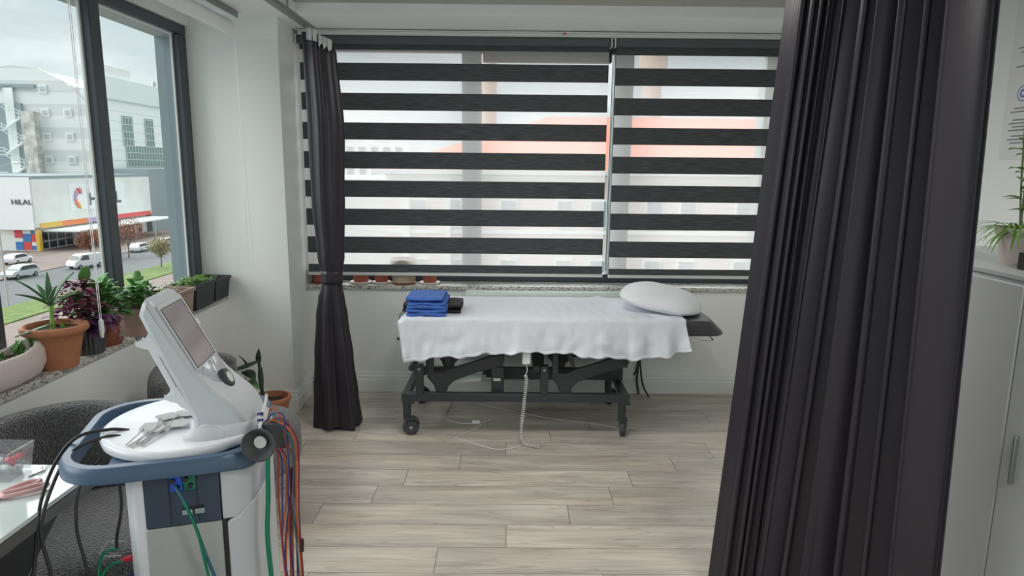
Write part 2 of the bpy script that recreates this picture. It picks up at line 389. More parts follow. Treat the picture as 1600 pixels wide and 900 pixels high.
for i, r_ in enumerate(rnd): a_.data[i].value = r_
me.materials.append(M['floor']); fl = bpy.data.objects.new('floor', me); C.objects.link(fl); fl['kind'] = 'structure'
# back wall with window opening z .77..2.43, x -1.36..2.1
b = MB()
b.box(-1.44, XR, YB, YB+.22, -.15, .752); b.box(-1.42, XR, YB, YB+.22, 2.44, 2.8); b.box(2.15, XR, YB, YB+.22, .752, 2.44)
struct('wall_back', b, M['wall'])
b = MB(); b.prism([(-2.0, YP), (-1.402, YP), (-1.432, YB), (-1.432, 5.1), (-2.0, 5.1)], 'z', -.15, CZ+.1)
struct('wall_corner', b, M['wall'], bevel=.006)
# left wall: below the window and a strip above
b = MB(); b.box(-2.02, XL, YF, YP, -.15, .752); b.box(-2.14, -1.94, YF, YP, 2.42, 2.8)
struct('wall_left', b, M['wall'])
b = MB(); b.box(XR, XR+.15, YF, YB+.22, -.15, 2.8)
struct('wall_right', b, M['wall'])
# ceiling: dropped border with a raised field
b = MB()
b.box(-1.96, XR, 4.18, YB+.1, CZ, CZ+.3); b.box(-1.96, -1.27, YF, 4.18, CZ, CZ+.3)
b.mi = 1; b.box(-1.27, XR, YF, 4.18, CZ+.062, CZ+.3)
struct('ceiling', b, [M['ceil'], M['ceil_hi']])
# white rail strip along ceiling edge over the back blinds
b = MB(); b.box(-1.40, 2.2, 4.64, 4.655, 2.452, 2.478); b.box(-1.40, 2.2, 4.60, 4.655, 2.474, 2.478)
struct('trim_1', b, M['base'])
# baseboards with two-step moulding
def bboard(name, x0, y0, x1, y1, nx, ny):
    b = MB(); prof = [(0, 0), (.022, 0), (.022, .085), (.016, .092), (.016, .112), (.009, .120), (.009, .136), (.004, .142), (0, .142)]
    vs = []; n = len(prof)
    for (x, y) in ((x0, y0), (x1, y1)):
        for d, z in prof: vs.append((x+nx*d, y+ny*d, z))
    b.add(vs, [(i, i+1, n+i+1, n+i) for i in range(n-1)]+[tuple(range(n))[::-1], tuple(range(n, 2*n))])
    return struct(name, b, M['base'])
bboard('baseboard_back', -1.40, YB, XR, YB, 0, -1)
bboard('baseboard_corner', -1.402, YP, -1.432, YB, 1, 0)
bboard('baseboard_pier', -1.82, YP, -1.3802, YP, 0, -1)
bboard('baseboard_left', XL, YF, XL, YP, 1, 0)
# sills
b = MB(); b.box(-1.43, 2.15, 4.665, 4.84, .752, .780)
struct('trim_2', b, M['granite'], bevel=.003)
b = MB(); b.box(-1.975, XL+.012, YF, YP, .752, .780)
struct('trim_3', b, M['granite'], bevel=.003)
# left window
w = structE('window_1', (-2.0, 0.5, .78))
b = MB(); F0, F1 = -2.01, -1.958
b.box(F0, F1, YF, YP, .78, .862); b.box(F0, F1, YF, YP, 2.365, 2.425); b.box(F0, F1, 4.17, YP, .862, 2.365)
for ym in (3.30, 2.47, 1.6, .74, -.12, -1., -1.9, -2.8): b.box(F0, F1, ym, ym+.085, .862, 2.365)
b.build('window_frame', M['frame'], w, bevel=.006)
b = MB()
for y0 in (4.170, 3.300, 2.47): b.box(-2.008, -1.998, y0-.014, y0, .862, 2.365)
b.box(-2.008, -1.985, 3.385, 4.15, 2.357, 2.365)
tag(b.build('gasket', M['gasket'], w), 'pale gasket strip beside the glass')
b = MB()
e = [YF, -2.8, -1.9, -1., -.12, .74, 1.6, 2.47, 3.30, 4.22]
for i in range(9): b.add([(-2.009, e[i]+.0, .86), (-2.009, e[i+1], .86), (-2.009, e[i+1], 2.37), (-2.009, e[i], 2.37)], [(0, 1, 2, 3)])
b.build('pane', M['glass'], w)
# exterior reveal of left window
b = MB(); b.box(-2.14, -2.012, YF, YP-.02, 2.36, 2.9); b.mi = 1; b.box(-2.14, -2.0, YP-.02, 5.1, -1, 2.9); b.mi = 0
b.box(-2.14, -2.012, YF, YP-.02, -1, .80)
struct('trim_4', b, [M['cladlight'], M['clad']])
# back window
w = structE('window_2', (0.4, 4.84, .78))
b = MB(); G0, G1 = 4.84, 4.91
b.box(-1.432, 2.15, G0, G1, .78, .845); b.box(-1.432, 2.15, G0, G1, 2.385, 2.44); b.box(-1.432, -1.36, G0, G1, .845, 2.385)
b.box(-.19, .70, G0, G1, 2.325, 2.385)
b.build('window_frame', M['frame'], w, bevel=.005)
b = MB()
for x0, x1 in ((-.338, -.203), (.72, .856), (1.78, 1.91)): b.box(x0, x1, G0+.01, G1+.09, .845, 2.385)
tag(b.build('mullion', mat('mullion_cladding', (.42, .49, .49), .45), w), 'blue-grey mullions')
b = MB(); b.add([(-1.38, 4.88, .84), (2.15, 4.88, .84), (2.15, 4.88, 2.39), (-1.38, 4.88, 2.39)], [(0, 1, 2, 3)]); b.build('pane', M['glass'], w)

# ------------------------------------------------------------------ zebra blinds
def zebra(x0, x1, ztop, zbot, label, y=4.66):
    t = thing('zebra_blind', ((x0+x1)/2, y, zbot), label, 'window blind', 'striped day and night blinds on the back window')
    b = MB(); b.box(x0+.004, x1-.004, y-.035, y+.045, 2.395, 2.45); b.build('cassette', M['cassette'], t, bevel=.012)
    for xa in (x0-.003, x1-.004): b = MB(); b.box(xa, xa+.007, y-.037, y+.047, 2.392, 2.453); b.build('end_cap', M['gasket'], t)
    b = MB(); z = 2.396; first = 2.363 if x0 < 0 else 2.346; edges = [(z, first, 0)]; zz = ztop; last = first
    while zz-.113 > zbot+.03:
        edges += [(last, zz, 1), (zz, zz-.113, 0)]; last = zz-.113; zz -= .193
    edges += [(last, zz, 1), (zz, zbot+.02, 0)]
    for a, c, m in edges:
        b.mi = m; n = 14
        b.grid(lambda u, v, a=a, c=c: (x0+.012+(x1-x0-.024)*u, y+.002*math.sin(u*9+a*3), a+(c-a)*v), n, 1)
    b.build('fabric', [M['zebra'], M['sheer']], t)
    b = MB(); b.box(x0+.008, x1-.008, y-.008, y+.010, zbot, zbot+.022)
    b.build('bottom_rail', M['gasket'], t, bevel=.003)
    return t
zebra(-1.412, .665, 2.281, .852, 'wide striped charcoal and sheer blind on the back window, left of the two')
zebra(.688, 2.13, 2.264, .848, 'striped charcoal and sheer blind partly behind the big drawn curtain')
b = MB(); b.tube([(.676, 4.645, 2.44), (.676, 4.645, .9)], .0025, 6); b.tube([(.682, 4.64, 2.44), (.682, 4.64, .9)], .0018, 6)
tag(b.build('blind_chain', M['rubber']), 'thin dark pull cord in the gap between the two striped blinds', 'cord')
b = MB(); b.box(.343, .363, 4.61, 4.63, 2.452, 2.462); b.mi = 1; b.ell((.353, 4.62, 2.47), (.010, .009, .009))
tag(b.build('rail_clip', [M['saucer'], M['redp']]), 'small red and white clip on the rail above the striped blinds', 'clip')

# left roller blind
t = thing('roller_blind', (-1.68, 3.5, 2.38), 'white roller blind cassette rolled up above the left window', 'window blind')
b = MB(); b.lathe([(.035, -0.65), (.045, -.645), (.045, .645), (.035, .65)], (0, 0, 0), 20)
b.v = [V((-1.665+v.x, 3.5+v.z, 2.405+v.y*.9)) for v in b.v]; b.build('cassette', M['ceil'], t, smooth='a')
b = MB(); b.box(-1.60, -1.592, 2.85, 4.14, 2.45, 2.484); b.build('rail', M['alu'], t)
b = MB()
for dx, zt in ((0, 0), (.012, 0)):
    n = 70
    b.tube([(-1.75, 2.815+dx, 2.36-i*(1.42/n)) for i in range(n+1)], [.0022 if i % 2 else .0012 for i in range(n+1)], 6)
tag(b.build('bead_chain', M['whitep'], t), 'white bead chain')
b = MB(); b.lathe([(.003, .085), (.010, .075), (.011, .03), (.006, 0)], (-1.75, 2.821, .865), 12); b.build('chain_weight', M['whitep'], t, smooth='a')
b.T = Matrix()
b = MB(); b.tube(spline([(-1.62, 4.16, 2.37), (-1.615, 4.16, 1.7), (-1.60, 4.17, 1.1), (-1.598, 4.17, 1.0), (-1.61, 4.17, .975), (-1.625, 4.17, 1.0), (-1.63, 4.17, 1.3), (-1.628, 4.16, 2.37)]), .0022, 6)
b.build('pull_cord', M['whitep'], t)

# ------------------------------------------------------------------ curtain rail + curtains
t = thing('curtain_rail', (-1.14, 1.9, 2.375), 'grey metal curtain rail hanging under the ceiling by the left', 'curtain rail')
b = MB(); b.box(-1.158, -1.118, .2, 4.06, 2.362, 2.386); b.build('rail', M['alu'], t, bevel=.003)
for y in (3.62, 1.9, .4):
    b = MB(); b.tube([(-1.138, y, 2.384), (-1.138, y, CZ+.002 if False else 2.547)], .006, 8); b.build('drop_rod', M['alu'], t)
tab = [(2.345, -1.175, -1.02), (2.27, -1.17, -.997), (1.8, -1.160, -.967), (1.43, -1.158, -.978), (1.06, -1.138, -.990), (.97, -1.125, -1.005), (.90, -1.125, -1.005), (.82, -1.14, -1.0), (.7, -1.155, -.985), (.45, -1.170, -.960), (.2, -1.180, -.938), (.012, -1.190, -.922)]
def lut(z):
    for (z0, a0, b0), (z1, a1, b1) in zip(tab, tab[1:]):
        if z <= z0 and z >= z1:
            k = (z0-z)/(z0-z1); k = k*k*(3-2*k); return a0+(a1-a0)*k, b0+(b1-b0)*k
    return tab[-1][1:] if z < tab[-1][0] else tab[0][1:]
t = thing('tied_curtain', (-1.07, 4.0, 0), 'charcoal satin curtain gathered and tied at mid height in the corner', 'curtain')
def tied(u, v):
    z = 2.345-v*2.335; a, c = lut(z); cx = (a+c)/2; hw = (c-a)/2; th = 2*PI*u
    tie = math.exp(-((z-.935)/.07)**2)
    fold = (.15*math.sin(th*6+.6*math.sin(v*3))+.05*math.sin(th*11+1.3+v*1.5))*(1-.75*tie)
    r = 1+fold*(1.15 if z < .85 else .8)
    return (cx+hw*r*math.cos(th)*.96, 4.0+hw*.75*r*math.sin(th), z+(.018*math.sin(th*3) if v > .99 else 0)+(-.055*max(0, math.cos(th))*max(0, 1-v*12)))
b = MB(); b.grid(tied, 180, 60, True); b.build('drape', M['satin'], t, smooth=True)
b = MB(); b.grid(lambda u, v: (lambda p, s: (p[0]*s+(-1.07)*(1-s), 4.0+(p[1]-4.0)*s, p[2]))(tied(u, (2.345-(.985-.08*v))/2.335), 1.06), 90, 4, True)
tag(b.build('tie_band', M['satin'], t, smooth=True, solid=.003), 'tie band of the same satin')
b = MB()
b.grid(lambda u, v: (-1.135+.055*u, 3.925+.01*math.sin(u*14), 2.362-.066*v-.012*u), 16, 6)
b.grid(lambda u, v: (-1.075+.075*u, 3.93+.012*math.sin(u*20+1), 2.325-.03*u-(.055+.012*math.sin(u*17))*v), 16, 6)
tag(b.build('header_tape', M['curttape'], t, smooth=True, solid=.004), 'white gathered header tape')
# big drawn curtain
t = thing('drawn_curtain', (.97, 1.9, 0), 'large charcoal satin curtain hanging in deep folds at the right foreground', 'curtain')
knots = [(0, 0, .020), (.11, .28, .020), (.17, 1.0, .034), (.22, 1.9, .022), (.27, 2.9, .020), (.32, 3.9, .020), (.37, 4.8, .022), (.50, 5.75, .034), (.60, 6.8, .030), (.70, 7.9, .028), (.80, 8.9, .030), (.90, 9.75, .032), (1, 10.5, .030)]
def kn(k, i):
    for a, c in zip(knots, knots[1:]):
        if k <= c[0]:
            f_ = (k-a[0])/(c[0]-a[0]); return a[i]+(c[i]-a[i])*f_
    return knots[-1][i]
PT = [kn(i/400, 1) for i in range(401)]; PT = [sum(PT[max(0, i-8):i+9])/len(PT[max(0, i-8):i+9]) for i in range(401)]
def phase(k): x = k*400; i = min(399, int(x)); return 2*PI*(PT[i]+(PT[i+1]-PT[i])*(x-i))
def ampl(k): return kn(k, 2)
def big(u, v):
    top = V((.905+.195*u, 2.30-.66*u, 2.44)); bot = V((.775+.375*u, 2.36-.74*u, .02))
    p = top.lerp(bot, v); w0 = math.exp(-((u-.42)/.2)**2)
    k = min(1, max(0, u+(v-.3)*.10*w0)); ph = phase(k)
    n1 = math.sin(ph); n2 = math.sin(ph*2.1+1.0+v*1.1); n3 = math.sin(k*2*PI*3.1+2)
    sh = .25+.75*min(1, max(0, (u-.09)/.06)); am = ampl(k)
    d = (am+.007*n3+.008*v)*(n1+(.22+.2*math.sin(k*23))*n2+.15*math.sin(ph*.5+v*2))*sh
    nrm = V((.96, .28, 0)); al = V((.28, -.96, 0))
    w_ = .6*am*math.sin(2*ph)*sh*(1-u**6)
    return p+nrm*d+al*w_
b = MB(); b.grid(big, 560, 50); b.build('drape', M['satin'], t, smooth=True, solid=.0025)
b = MB(); b.box(.93, .97, .2, 2.36, 2.44, 2.464)
for y in (2.2, 1.2): b.tube([(.95, y, 2.46), (.95, y, 2.547)], .006, 8)
tag(b.build('curtain_rail', M['alu'], bevel=.003), 'metal ceiling rail carrying the large right curtain', 'curtain rail')

# ------------------------------------------------------------------ radiator
t = thing('radiator', (.29, 4.6, .13), 'white panel radiator on the back wall behind the treatment bed', 'radiator')
b = MB(); b.box(-.297, .885, 4.575, 4.59, .13, .745); b.box(-.297, .885, 4.645, 4.66, .13, .745); b.build('panel', M['whitem'], t, bevel=.006)
for xa in (-.299, .880): b = MB(); b.box(xa, xa+.007, 4.575, 4.66, .15, .755); b.build('side_cover', M['whitem'], t, bevel=.003)
b = MB(); b.box(-.29, .88, 4.578, 4.590, .742, .755); b.box(-.29, .88, 4.645, 4.657, .742, .755)
for i in range(96): x = -.285+i*.01215; b.box(x, x+.0055, 4.588, 4.647, .746, .753)
b.build('top_grille', M['whitem'], t)
for xa in (-.2, .75): b = MB(); b.box(xa, xa+.03, 4.655, 4.688, .2, .6); b.build('bracket', M['alu'], t)
b = MB(); b.tube(spline([(.86, 4.62, .15), (.91, 4.62, .17), (.935, 4.63, .28), (.925, 4.63, .12), (.94, 4.62, .012)]), .009, 8); b.tube(spline([(.935, 4.62, .30), (.96, 4.60, .1), (1.0, 4.55, .012)]), .007, 8)
tag(b.build('pipe', M['rubber'], t, smooth=True), 'dark valve hoses')

# ------------------------------------------------------------------ treatment bed
t = thing('treatment_bed', (.05, 4.13, 0), 'charcoal electric treatment bed on castors under a white sheet', 'treatment bed')
yf, yr = 3.87, 4.40
b = MB()
for y in (yf, yr): b.box(-.637, .733, y-.022, y+.022, .219, .270)
for x in (-.612, .708): b.box(x-.022, x+.022, yf, yr, .222, .266)
b.build('base_frame', M['charm'], t, bevel=.005)
A = [(-.487, .366), (-.448, .316), (-.428, .262), (-.371, .262), (-.356, .308), (-.32, .342), (-.201, .387), (-.126, .409), (-.052, .431), (-.028, .431), (-.028, .505), (-.126, .492), (-.165, .474), (-.248, .446), (-.331, .42), (-.397, .392), (-.445, .391), (-.443, .60), (-.478, .60), (-.48, .397)]
for dx in (0, .745):
    for y in (yf+.004, yr-.03):
        b = MB(); b.prism([(x+dx, z) for x, z in A], 'y', y, y+.026); b.build('lift_arm', M['charm'], t, bevel=.003)
        b = MB(); b.box(-.551+dx, -.505+dx, y-.03, y+.012, .268, .446); b.build('post', M['charm'], t, bevel=.004)
        b = MB(); b.T = Matrix.Translation((-.528+dx, y-.03, .42)) @ Matrix.Rotation(PI/2, 4, 'X'); b.lathe([(.010, -.004), (.010, .004), (.006, .006)], (0, 0, 0), 12); b.build('bolt', M['alu'], t)
        b = MB(); b.prism([(-.43+dx, .60), (-.36+dx, .42), (-.335+dx, .42), (-.395+dx, .60)], 'y', y+.03, y+.044); b.build('brace', M['charm'], t)
    for q0, q1, rr0 in (((-.575+dx, yf-.005, .42), (-.575+dx, yr, .42), .020), ((-.04+dx, yf, .465), (-.04+dx, yr, .465), .018)): b = MB(); b.tube([q0, q1], rr0, 12); b.build('cross_tube', M['charm'], t, smooth='a')
b = MB()
for y in (yf+.01, yr-.01): b.box(-.50, .80, y-.02, y+.02, .585, .632)
for x in (-.46, .25, .76): b.box(x-.02, x+.02, yf, yr, .59, .63)
b.build('upper_frame', M['charm'], t, bevel=.004)
b = MB(); b.box(-.14, .735, 4.13, 4.17, .270, .345); b.build('cross_beam', M['charm'], t, bevel=.003)
for q_ in ((4.05, 4.13, .19, .36), (3.90, 3.93, .262, .42)): b = MB(); b.box(-.10, -.025, *q_); b.build('motor_bracket', M['charm'], t, bevel=.003)
b = MB(); b.box(-.088, -.045, 3.895, 3.90, .335, .352); b.build('rating_label', M['gasket'], t)
b = MB(); b.tube([(-.40, 4.1, .262), (-.17, 4.1, .285)], .022, 14); b.box(-.46, -.34, 4.07, 4.14, .255, .30); b.build('actuator', M['whitem'], t, smooth='a')
b = MB(); b.tube([(-.17, 4.1, .285), (-.08, 4.08, .30)], .009, 10); b.build('actuator_rod', M['chrome'], t, smooth='a')
b = MB(); b.box(-.30, -.16, 4.12, 4.2, .30, .40); b.build('control_box', M['whitem'], t, bevel=.008)
for cx, cy, a in ((-.598, yf, .2), (.70, yf, 1.35), (-.598, yr+.03, .4), (.70, yr+.03, .9)):
    b = MB(); b.box(cx-.035, cx+.035, cy-.024, cy+.024, .205, .225); b.tube([(cx-.01, cy, .22), (cx-.01, cy, .10)], .024, 14); b.build('castor_stem', M['charm'], t, smooth='a')
    R = Matrix.Translation((cx, cy, 0)) @ Matrix.Rotation(a, 4, 'Z')
    b = MB(); b.T = R @ Matrix.Translation((.012, 0, .05)) @ Matrix.Rotation(PI/2, 4, 'X')
    b.lathe([(.02, -.017), (.042, -.017), (.049, -.010), (.050, 0), (.049, .010), (.042, .017), (.02, .017)], (0, 0, 0), 28)
    wh = b.build('castor_wheel', M['rubber'], t, smooth='a')
    b = MB(); b.T = R @ Matrix.Translation((.012, 0, .05)) @ Matrix.Rotation(PI/2, 4, 'X'); b.lathe([(.009, -.019), (.009, .019)], (0, 0, 0), 12); tag(b.build('axle', M['chrome'], wh), 'bright axle')
    b = MB(); b.T = R; pr = [(-.03+.012, .055), (-.036+.012, .105), (.03, .115), (.055, .095), (.066, .072), (.058, .066), (.048, .084), (.028, .098), (.0, .098)]
    b.prism(pr, 'y', -.024, .024); b.build('castor_housing', M['charm'], t, bevel=.004)
# upholstery
def pad(x0, x1, taper=0):
    b = MB()
    def fn(u, v):
        a = 2*PI*u; n = 4.6
        cx = math.copysign(abs(math.cos(a))**(2/n), math.cos(a)); cy = math.copysign(abs(math.sin(a))**(2/n), math.sin(a))
        w = v
        k = 1-.045*max(0, 1-min(w, 1-w)*5)**2 if 0 < w < 1 else .93
        X = (x0+x1)/2+(x1-x0)/2*cx*k; Y = 4.135+.33*cy*k*(1-taper*max(0, cx)*.0)
        if taper: X -= taper*v*max(0, cx)
        return (X, Y, .640+.095*v-.008*max(0, v-.8)*5*(cx*cx*cy*cy))
    b.grid(fn, 96, 10, True)
    m = 11
    for j, top in ((0, False), (10, True)):
        ids = [k*m+j for k in range(96)]; c0 = len(b.v); c = sum((b.v[i] for i in ids), V((0, 0, 0)))/96; b.v.append(c)
        for k in range(96): b.f.append((ids[k], ids[(k+1) % 96], c0) if top else (ids[(k+1) % 96], ids[k], c0)); b.m.append(0)
    return b
pad(-.668, .93).build('mattress', M['charv'], t, smooth='a', ang=60)
pad(.935, 1.30, .10).build('head_cushion', M['charv'], t, smooth='a', ang=60)
b = MB(); b.tube(spline([(1.03, 3.84, .638), (1.05, 3.82, .622), (1.15, 3.81, .617), (1.205, 3.84, .612), (1.19, 3.87, .633)]), .004, 8); b.build('head_handle', M['chrome'], t, smooth=True)
b = MB(); b.tube([(-.655, 3.86, .60), (-.60, 3.86, .62), (-.5, 3.88, .61)], .01, 8); b.build('foot_lever', M['black'], t, smooth=True)
# handset + coil
t2 = thing('bed_handset', (.107, 3.74, .0), 'white remote handset on a coiled cord hanging under the bed', 'handset')
b = MB(); b.box(.082, .132, 3.765, 3.787, .475, .60); b.build('handset_body', M['whitem'], t2, bevel=.010, seg=3)
ax = spline([(.107, 3.775, .475), (.112, 3.77, .44), (.102, 3.765, .412), (.108, 3.76, .39), (.10, 3.75, .30), (.09, 3.74, .20), (.083, 3.73, .13), (.080, 3.725, .06), (.092, 3.715, .022), (.12, 3.70, .012), (.165, 3.68, .012), (.185, 3.675, .012)], 12)
pts = []; L = 0; ph = 0
for i, p in enumerate(ax):
    if i: L += (p-ax[i-1]).length
tot = L; L = 0; out = []
fine = []
for i in range(len(ax)-1):
    for k in range(10): fine.append(ax[i].lerp(ax[i+1], k/10))
for i, p in enumerate(fine):
    if i: L += (p-fine[i-1]).length
    s = L/tot; tg = (fine[min(i+1, len(fine)-1)]-fine[max(i-1, 0)]).normalized(); a = tg.cross(V((0, 1, 0))).normalized(); c = tg.cross(a)
    r = 0 if s < .11 else (.0085 if s < .60 else (.0055 if s < .88 else .008)); 
    ph = L/ (.0115 if s < .88 and s > .6 else .0125)*2*PI
    q = p+(a*math.cos(ph)+c*math.sin(ph))*r
    out.append(V((q.x, q.y, max(q.z, .004))))
b = MB(); b.tube(out, .0028, 5); b.build('coiled_cord', M['white_c'], t2, smooth=True)
# floor cable
t3 = thing('floor_cable', (-.2, 3.9, 0), 'thin white mains cable looping over the floor under the bed', 'cable')
b = MB(); b.tube([(p.x, p.y, .004) for p in spline([(-.385, 4.45, .004), (-.40, 4.15, .004), (-.30, 4.05, .004), (-.19, 4.06, .004), (-.12, 4.10, .004), (-.10, 4.14, .004), (-.14, 4.15, .004), (-.19, 4.07, .004), (-.17, 4.0, .004), (-.31, 3.82, .004), (-.29, 3.80, .004), (-.084, 3.66, .004), (.0, 3.66, .004), (.09, 3.70, .004)])], .0032, 6); b.build('cable', M['white_c'], t3, smooth=True)
b = MB(); b.box(-.225, -.175, 4.045, 4.075, .0, .018); b.build('inline_plug', M['whitep'], t3, bevel=.004)
b = MB(); b.tube([(p.x, p.y, .004) for p in spline([(-.28, 4.5, 0), (-.15, 4.38, 0), (.05, 4.26, 0), (.3, 4.14, 0), (.5, 4.08, 0), (.68, 4.0, 0), (.80, 3.98, 0)])], .0028, 6)
tag(b.build('floor_cable', M['white_c'], smooth=True), 'second white cable running straight from under the bed towards its right castor', 'cable')

# sheet
def wr(x, y, z, s=1): return noise.noise(V((x*s, y*s, z*s)))
def hemz(x): return .532+.018*math.sin(x*5.2+1.1)+.006*math.sin(x*26)+.03*max(0, (x-.75))/.3*1.0+(.004*math.sin(x*61))-.03*max(0, (-.50-x))/.12
def sheet(u, v):
    # v: 0 far edge hang .. 1 near hem
    x = -.655+1.69*u
    if v < .06:
        k = v/.06; y = 4.475; z = .70+.042*k; 
    elif v < .52:
        k = (v-.06)/.46; y = 4.475-(4.475-3.815)*k; z = .742
    elif v < .58:
        k = (v-.52)/.06; a = k*PI/2; y = 3.815-.022*math.sin(a); z = .742-.022*(1-math.cos(a))
    else:
        k = (v-.58)/.42; y = 3.793-.03*k; z = .72+(hemz(x)-.72)*k
    far = max(0, (y-3.9)/.6)
    xr = 1.03-.30*far if v < .58 else 1.03+.03*k
    xl = -.64+.02*far if v < .58 else -.64+.035*k
    x = xl+(xr-xl)*u
    if v < .58:
        z += .006*abs(wr(x*3, y*9, 1, 2.2))+.003*wr(x*12, y*4, 5, 2)
        z += .012*max(0, 1-abs(x-.74+.5*(y-4.2))/.05)*(.6+.4*math.sin(y*20))
        z -= .03*max(0, (-.60-x)/.05)
    else:
        y += -k*(.010*math.sin(x*17+2*wr(x*3, 0, 0))+.016*wr(x*6, k*1.5, 3, 1.6)+.012*wr(x*16, k*2, 7, 1.3))-.004*k
        if x > .70: y -= .02*k*math.sin((x-.70)*38)
        if x < -.55: y += .03*k*(-.55-x)/.1
    return (x, y, z)
t = thing('bed_sheet', (.2, 4.1, .74), 'white rumpled cotton sheet draped over the treatment bed', 'bed sheet')
b = MB(); b.grid(sheet, 260, 70); b.build('sheet_cloth', M['sheet'], t, smooth=True, solid=.003)
b = MB(); b.grid(lambda u, v: (lambda p: (p[0], p[1]-.0035, p[2]))(sheet(u, .962+.038*v)), 260, 3); b.build('hem', M['hem'], t, smooth=True, solid=.002)
b = MB()
def sidehang(u, v):
    p = sheet(0.0, .50+.5*u); q = V(p); return (q.x-.004-.012*v*math.sin(u*6), q.y+.10*v*(1-u*.3), q.z-.05*v*(1-u))
b.grid(sidehang, 30, 6); b.build('corner_fold', M['hem'], t, smooth=True, solid=.002)
# pillow
def pil(u, v):
    th = 2*PI*u; n = 2.7
    cx = math.copysign(abs(math.cos(th))**(2/n), math.cos(th)); cy = math.copysign(abs(math.sin(th))**(2/n), math.sin(th))
    ph = PI*(v-.5); r = math.cos(ph)**.62 if abs(v-.5) < .5 else 0
    h = math.sin(ph)
    corner = abs(cx*cy)**2
    X = .25*cx*r*(1+.07*corner); Y = .215*cy*r*(1+.07*corner)
    Z = (.086*h+.0)*(1-.30*(abs(cx*r)**3))*(1 if h > 0 else .55)
    Z += .006*wr(X*9, Y*9, 2)*(1 if h > -.5 else 0)
    return V((X, Y, Z))
b = MB(); b.T = Matrix.Translation((.945, 4.10, .800)) @ Matrix.Rotation(-.28, 4, 'Z') @ Matrix.Rotation(.16, 4, 'Y') @ Matrix.Rotation(0.04, 4, 'X')
b.grid(pil, 96, 32, True); tag(b.build('pillow', M['pillow'], smooth=True), 'plump white pillow at the head end of the treatment bed', 'pillow')
# folded clothes: layers
def folded(name, x0, x1, y0, y1, z0, th, n, m, parent, seed):
    random.seed(seed); z = z0
    for i in range(n):
        a = x0+random.uniform(-.009, .009); c = x1+random.uniform(-.016, .012)
        def fn(u, v, a=a, c=c, z=z, i=i):
            an = 2*PI*v; y = (y0+y1)/2+(y1-y0)/2*math.copysign(abs(math.cos(an))**.45, math.cos(an))
            zz = z+th/2+th/2*.98*math.copysign(abs(math.sin(an))**.7, math.sin(an))
            e = 1-abs(2*u-1)**6*.25; x = a+(c-a)*u
            return (x+.012*wr(y*16, i, 1), y+.006*wr(x*15, i*2, 4), z+th/2+(zz-z-th/2)*e*(1+.25*wr(x*14, 3, i))+.009*wr(x*9, y*9, i*3.3+z*8))
        b = MB(); b.grid(fn, 24, 32)
        m0 = len(b.v); w = 33
        b.f.append(tuple(range(w))); b.m.append(0); b.f.append(tuple(range(24*w, 25*w))[::-1]); b.m.append(0)
        b.build(name, m, parent, smooth='a', ang=75); z += th*.86
    random.seed(7)
t = thing('folded_trousers', (-.44, 4.0, .748), 'folded black garment lying under the blue one on the bed foot', 'clothing')
folded('fold', -.625, -.285, 3.90, 4.16, .748, .027, 2, M['dkcloth'], t, 3)
t = thing('folded_scrubs', (-.48, 3.95, .75), 'folded royal blue garment stacked on the foot of the bed', 'clothing')
folded('fold', -.597, -.372, 3.822, 3.905, .742, .025, 3, M['blue'], t, 5)
folded('fold', -.594, -.374, 3.826, 4.13, .803, .028, 2, M['blue'], t, 6)

# ------------------------------------------------------------------ plants
def leaf(b, p, d, L, W, curl=.6, fold=.25, n=6, roll=0, tip=1.0):
    d = V(d).normalized(); p = V(p); up = V((0, 0, 1))
    s = d.cross(up)
    s = s.normalized() if s.length > .05 else V((1, 0, 0))
    s = Matrix.Rotation(roll, 3, d) @ s
    vs = []; cur = V(p); dd = V(d)
    for i in range(n+1):
        t = i/n; w = W*(math.sin(PI*min(1, (t*.93+.07))**.8))**tip if t < 1 else 0.0005
        nn = s.cross(dd).normalized()
        vs += [cur-s*w+nn*w*fold, cur, cur+s*w+nn*w*fold]
        cur = cur+dd*(L/n); dd = (dd+V((0, 0, -1))*curl/n).normalized()
    b.add(vs, [f for i in range(n) for f in ((3*i, 3*i+1, 3*i+4, 3*i+3), (3*i+1, 3*i+2, 3*i+5, 3*i+4))])
def pot(t, c, prof, m, soilz, soilr, sx=1, sy=1, n=40, name='pot'):
    b = MB(); b.lathe(prof, c, n, sx, sy); o = b.build(name, m, t, smooth='a', ang=50)
    if soilr:
        b = MB(); b.grid(lambda u, v: (c[0]+soilr*v*sx*math.cos(2*PI*u), c[1]+soilr*v*sy*math.sin(2*PI*u), c[2]+soilz+.006*wr(u*20*v, v*9, 1)), 28, 6, True); b.build('soil', M['soil'], t, smooth=True)
    return o
def potprof(rt, rb, h, th=.006, lip=.008, liph=.025):
    return [(rb*.2, 0), (rb, 0), (rt, h-liph), (rt+lip*.5, h-liph), (rt+lip, h-liph*.7), (rt+lip, h-liph*.2), (rt+lip*.5, h), (rt-th, h), (rt-th*2, h-liph), (rb-th, th*2), (rb*.2, th*2)]
S = .780
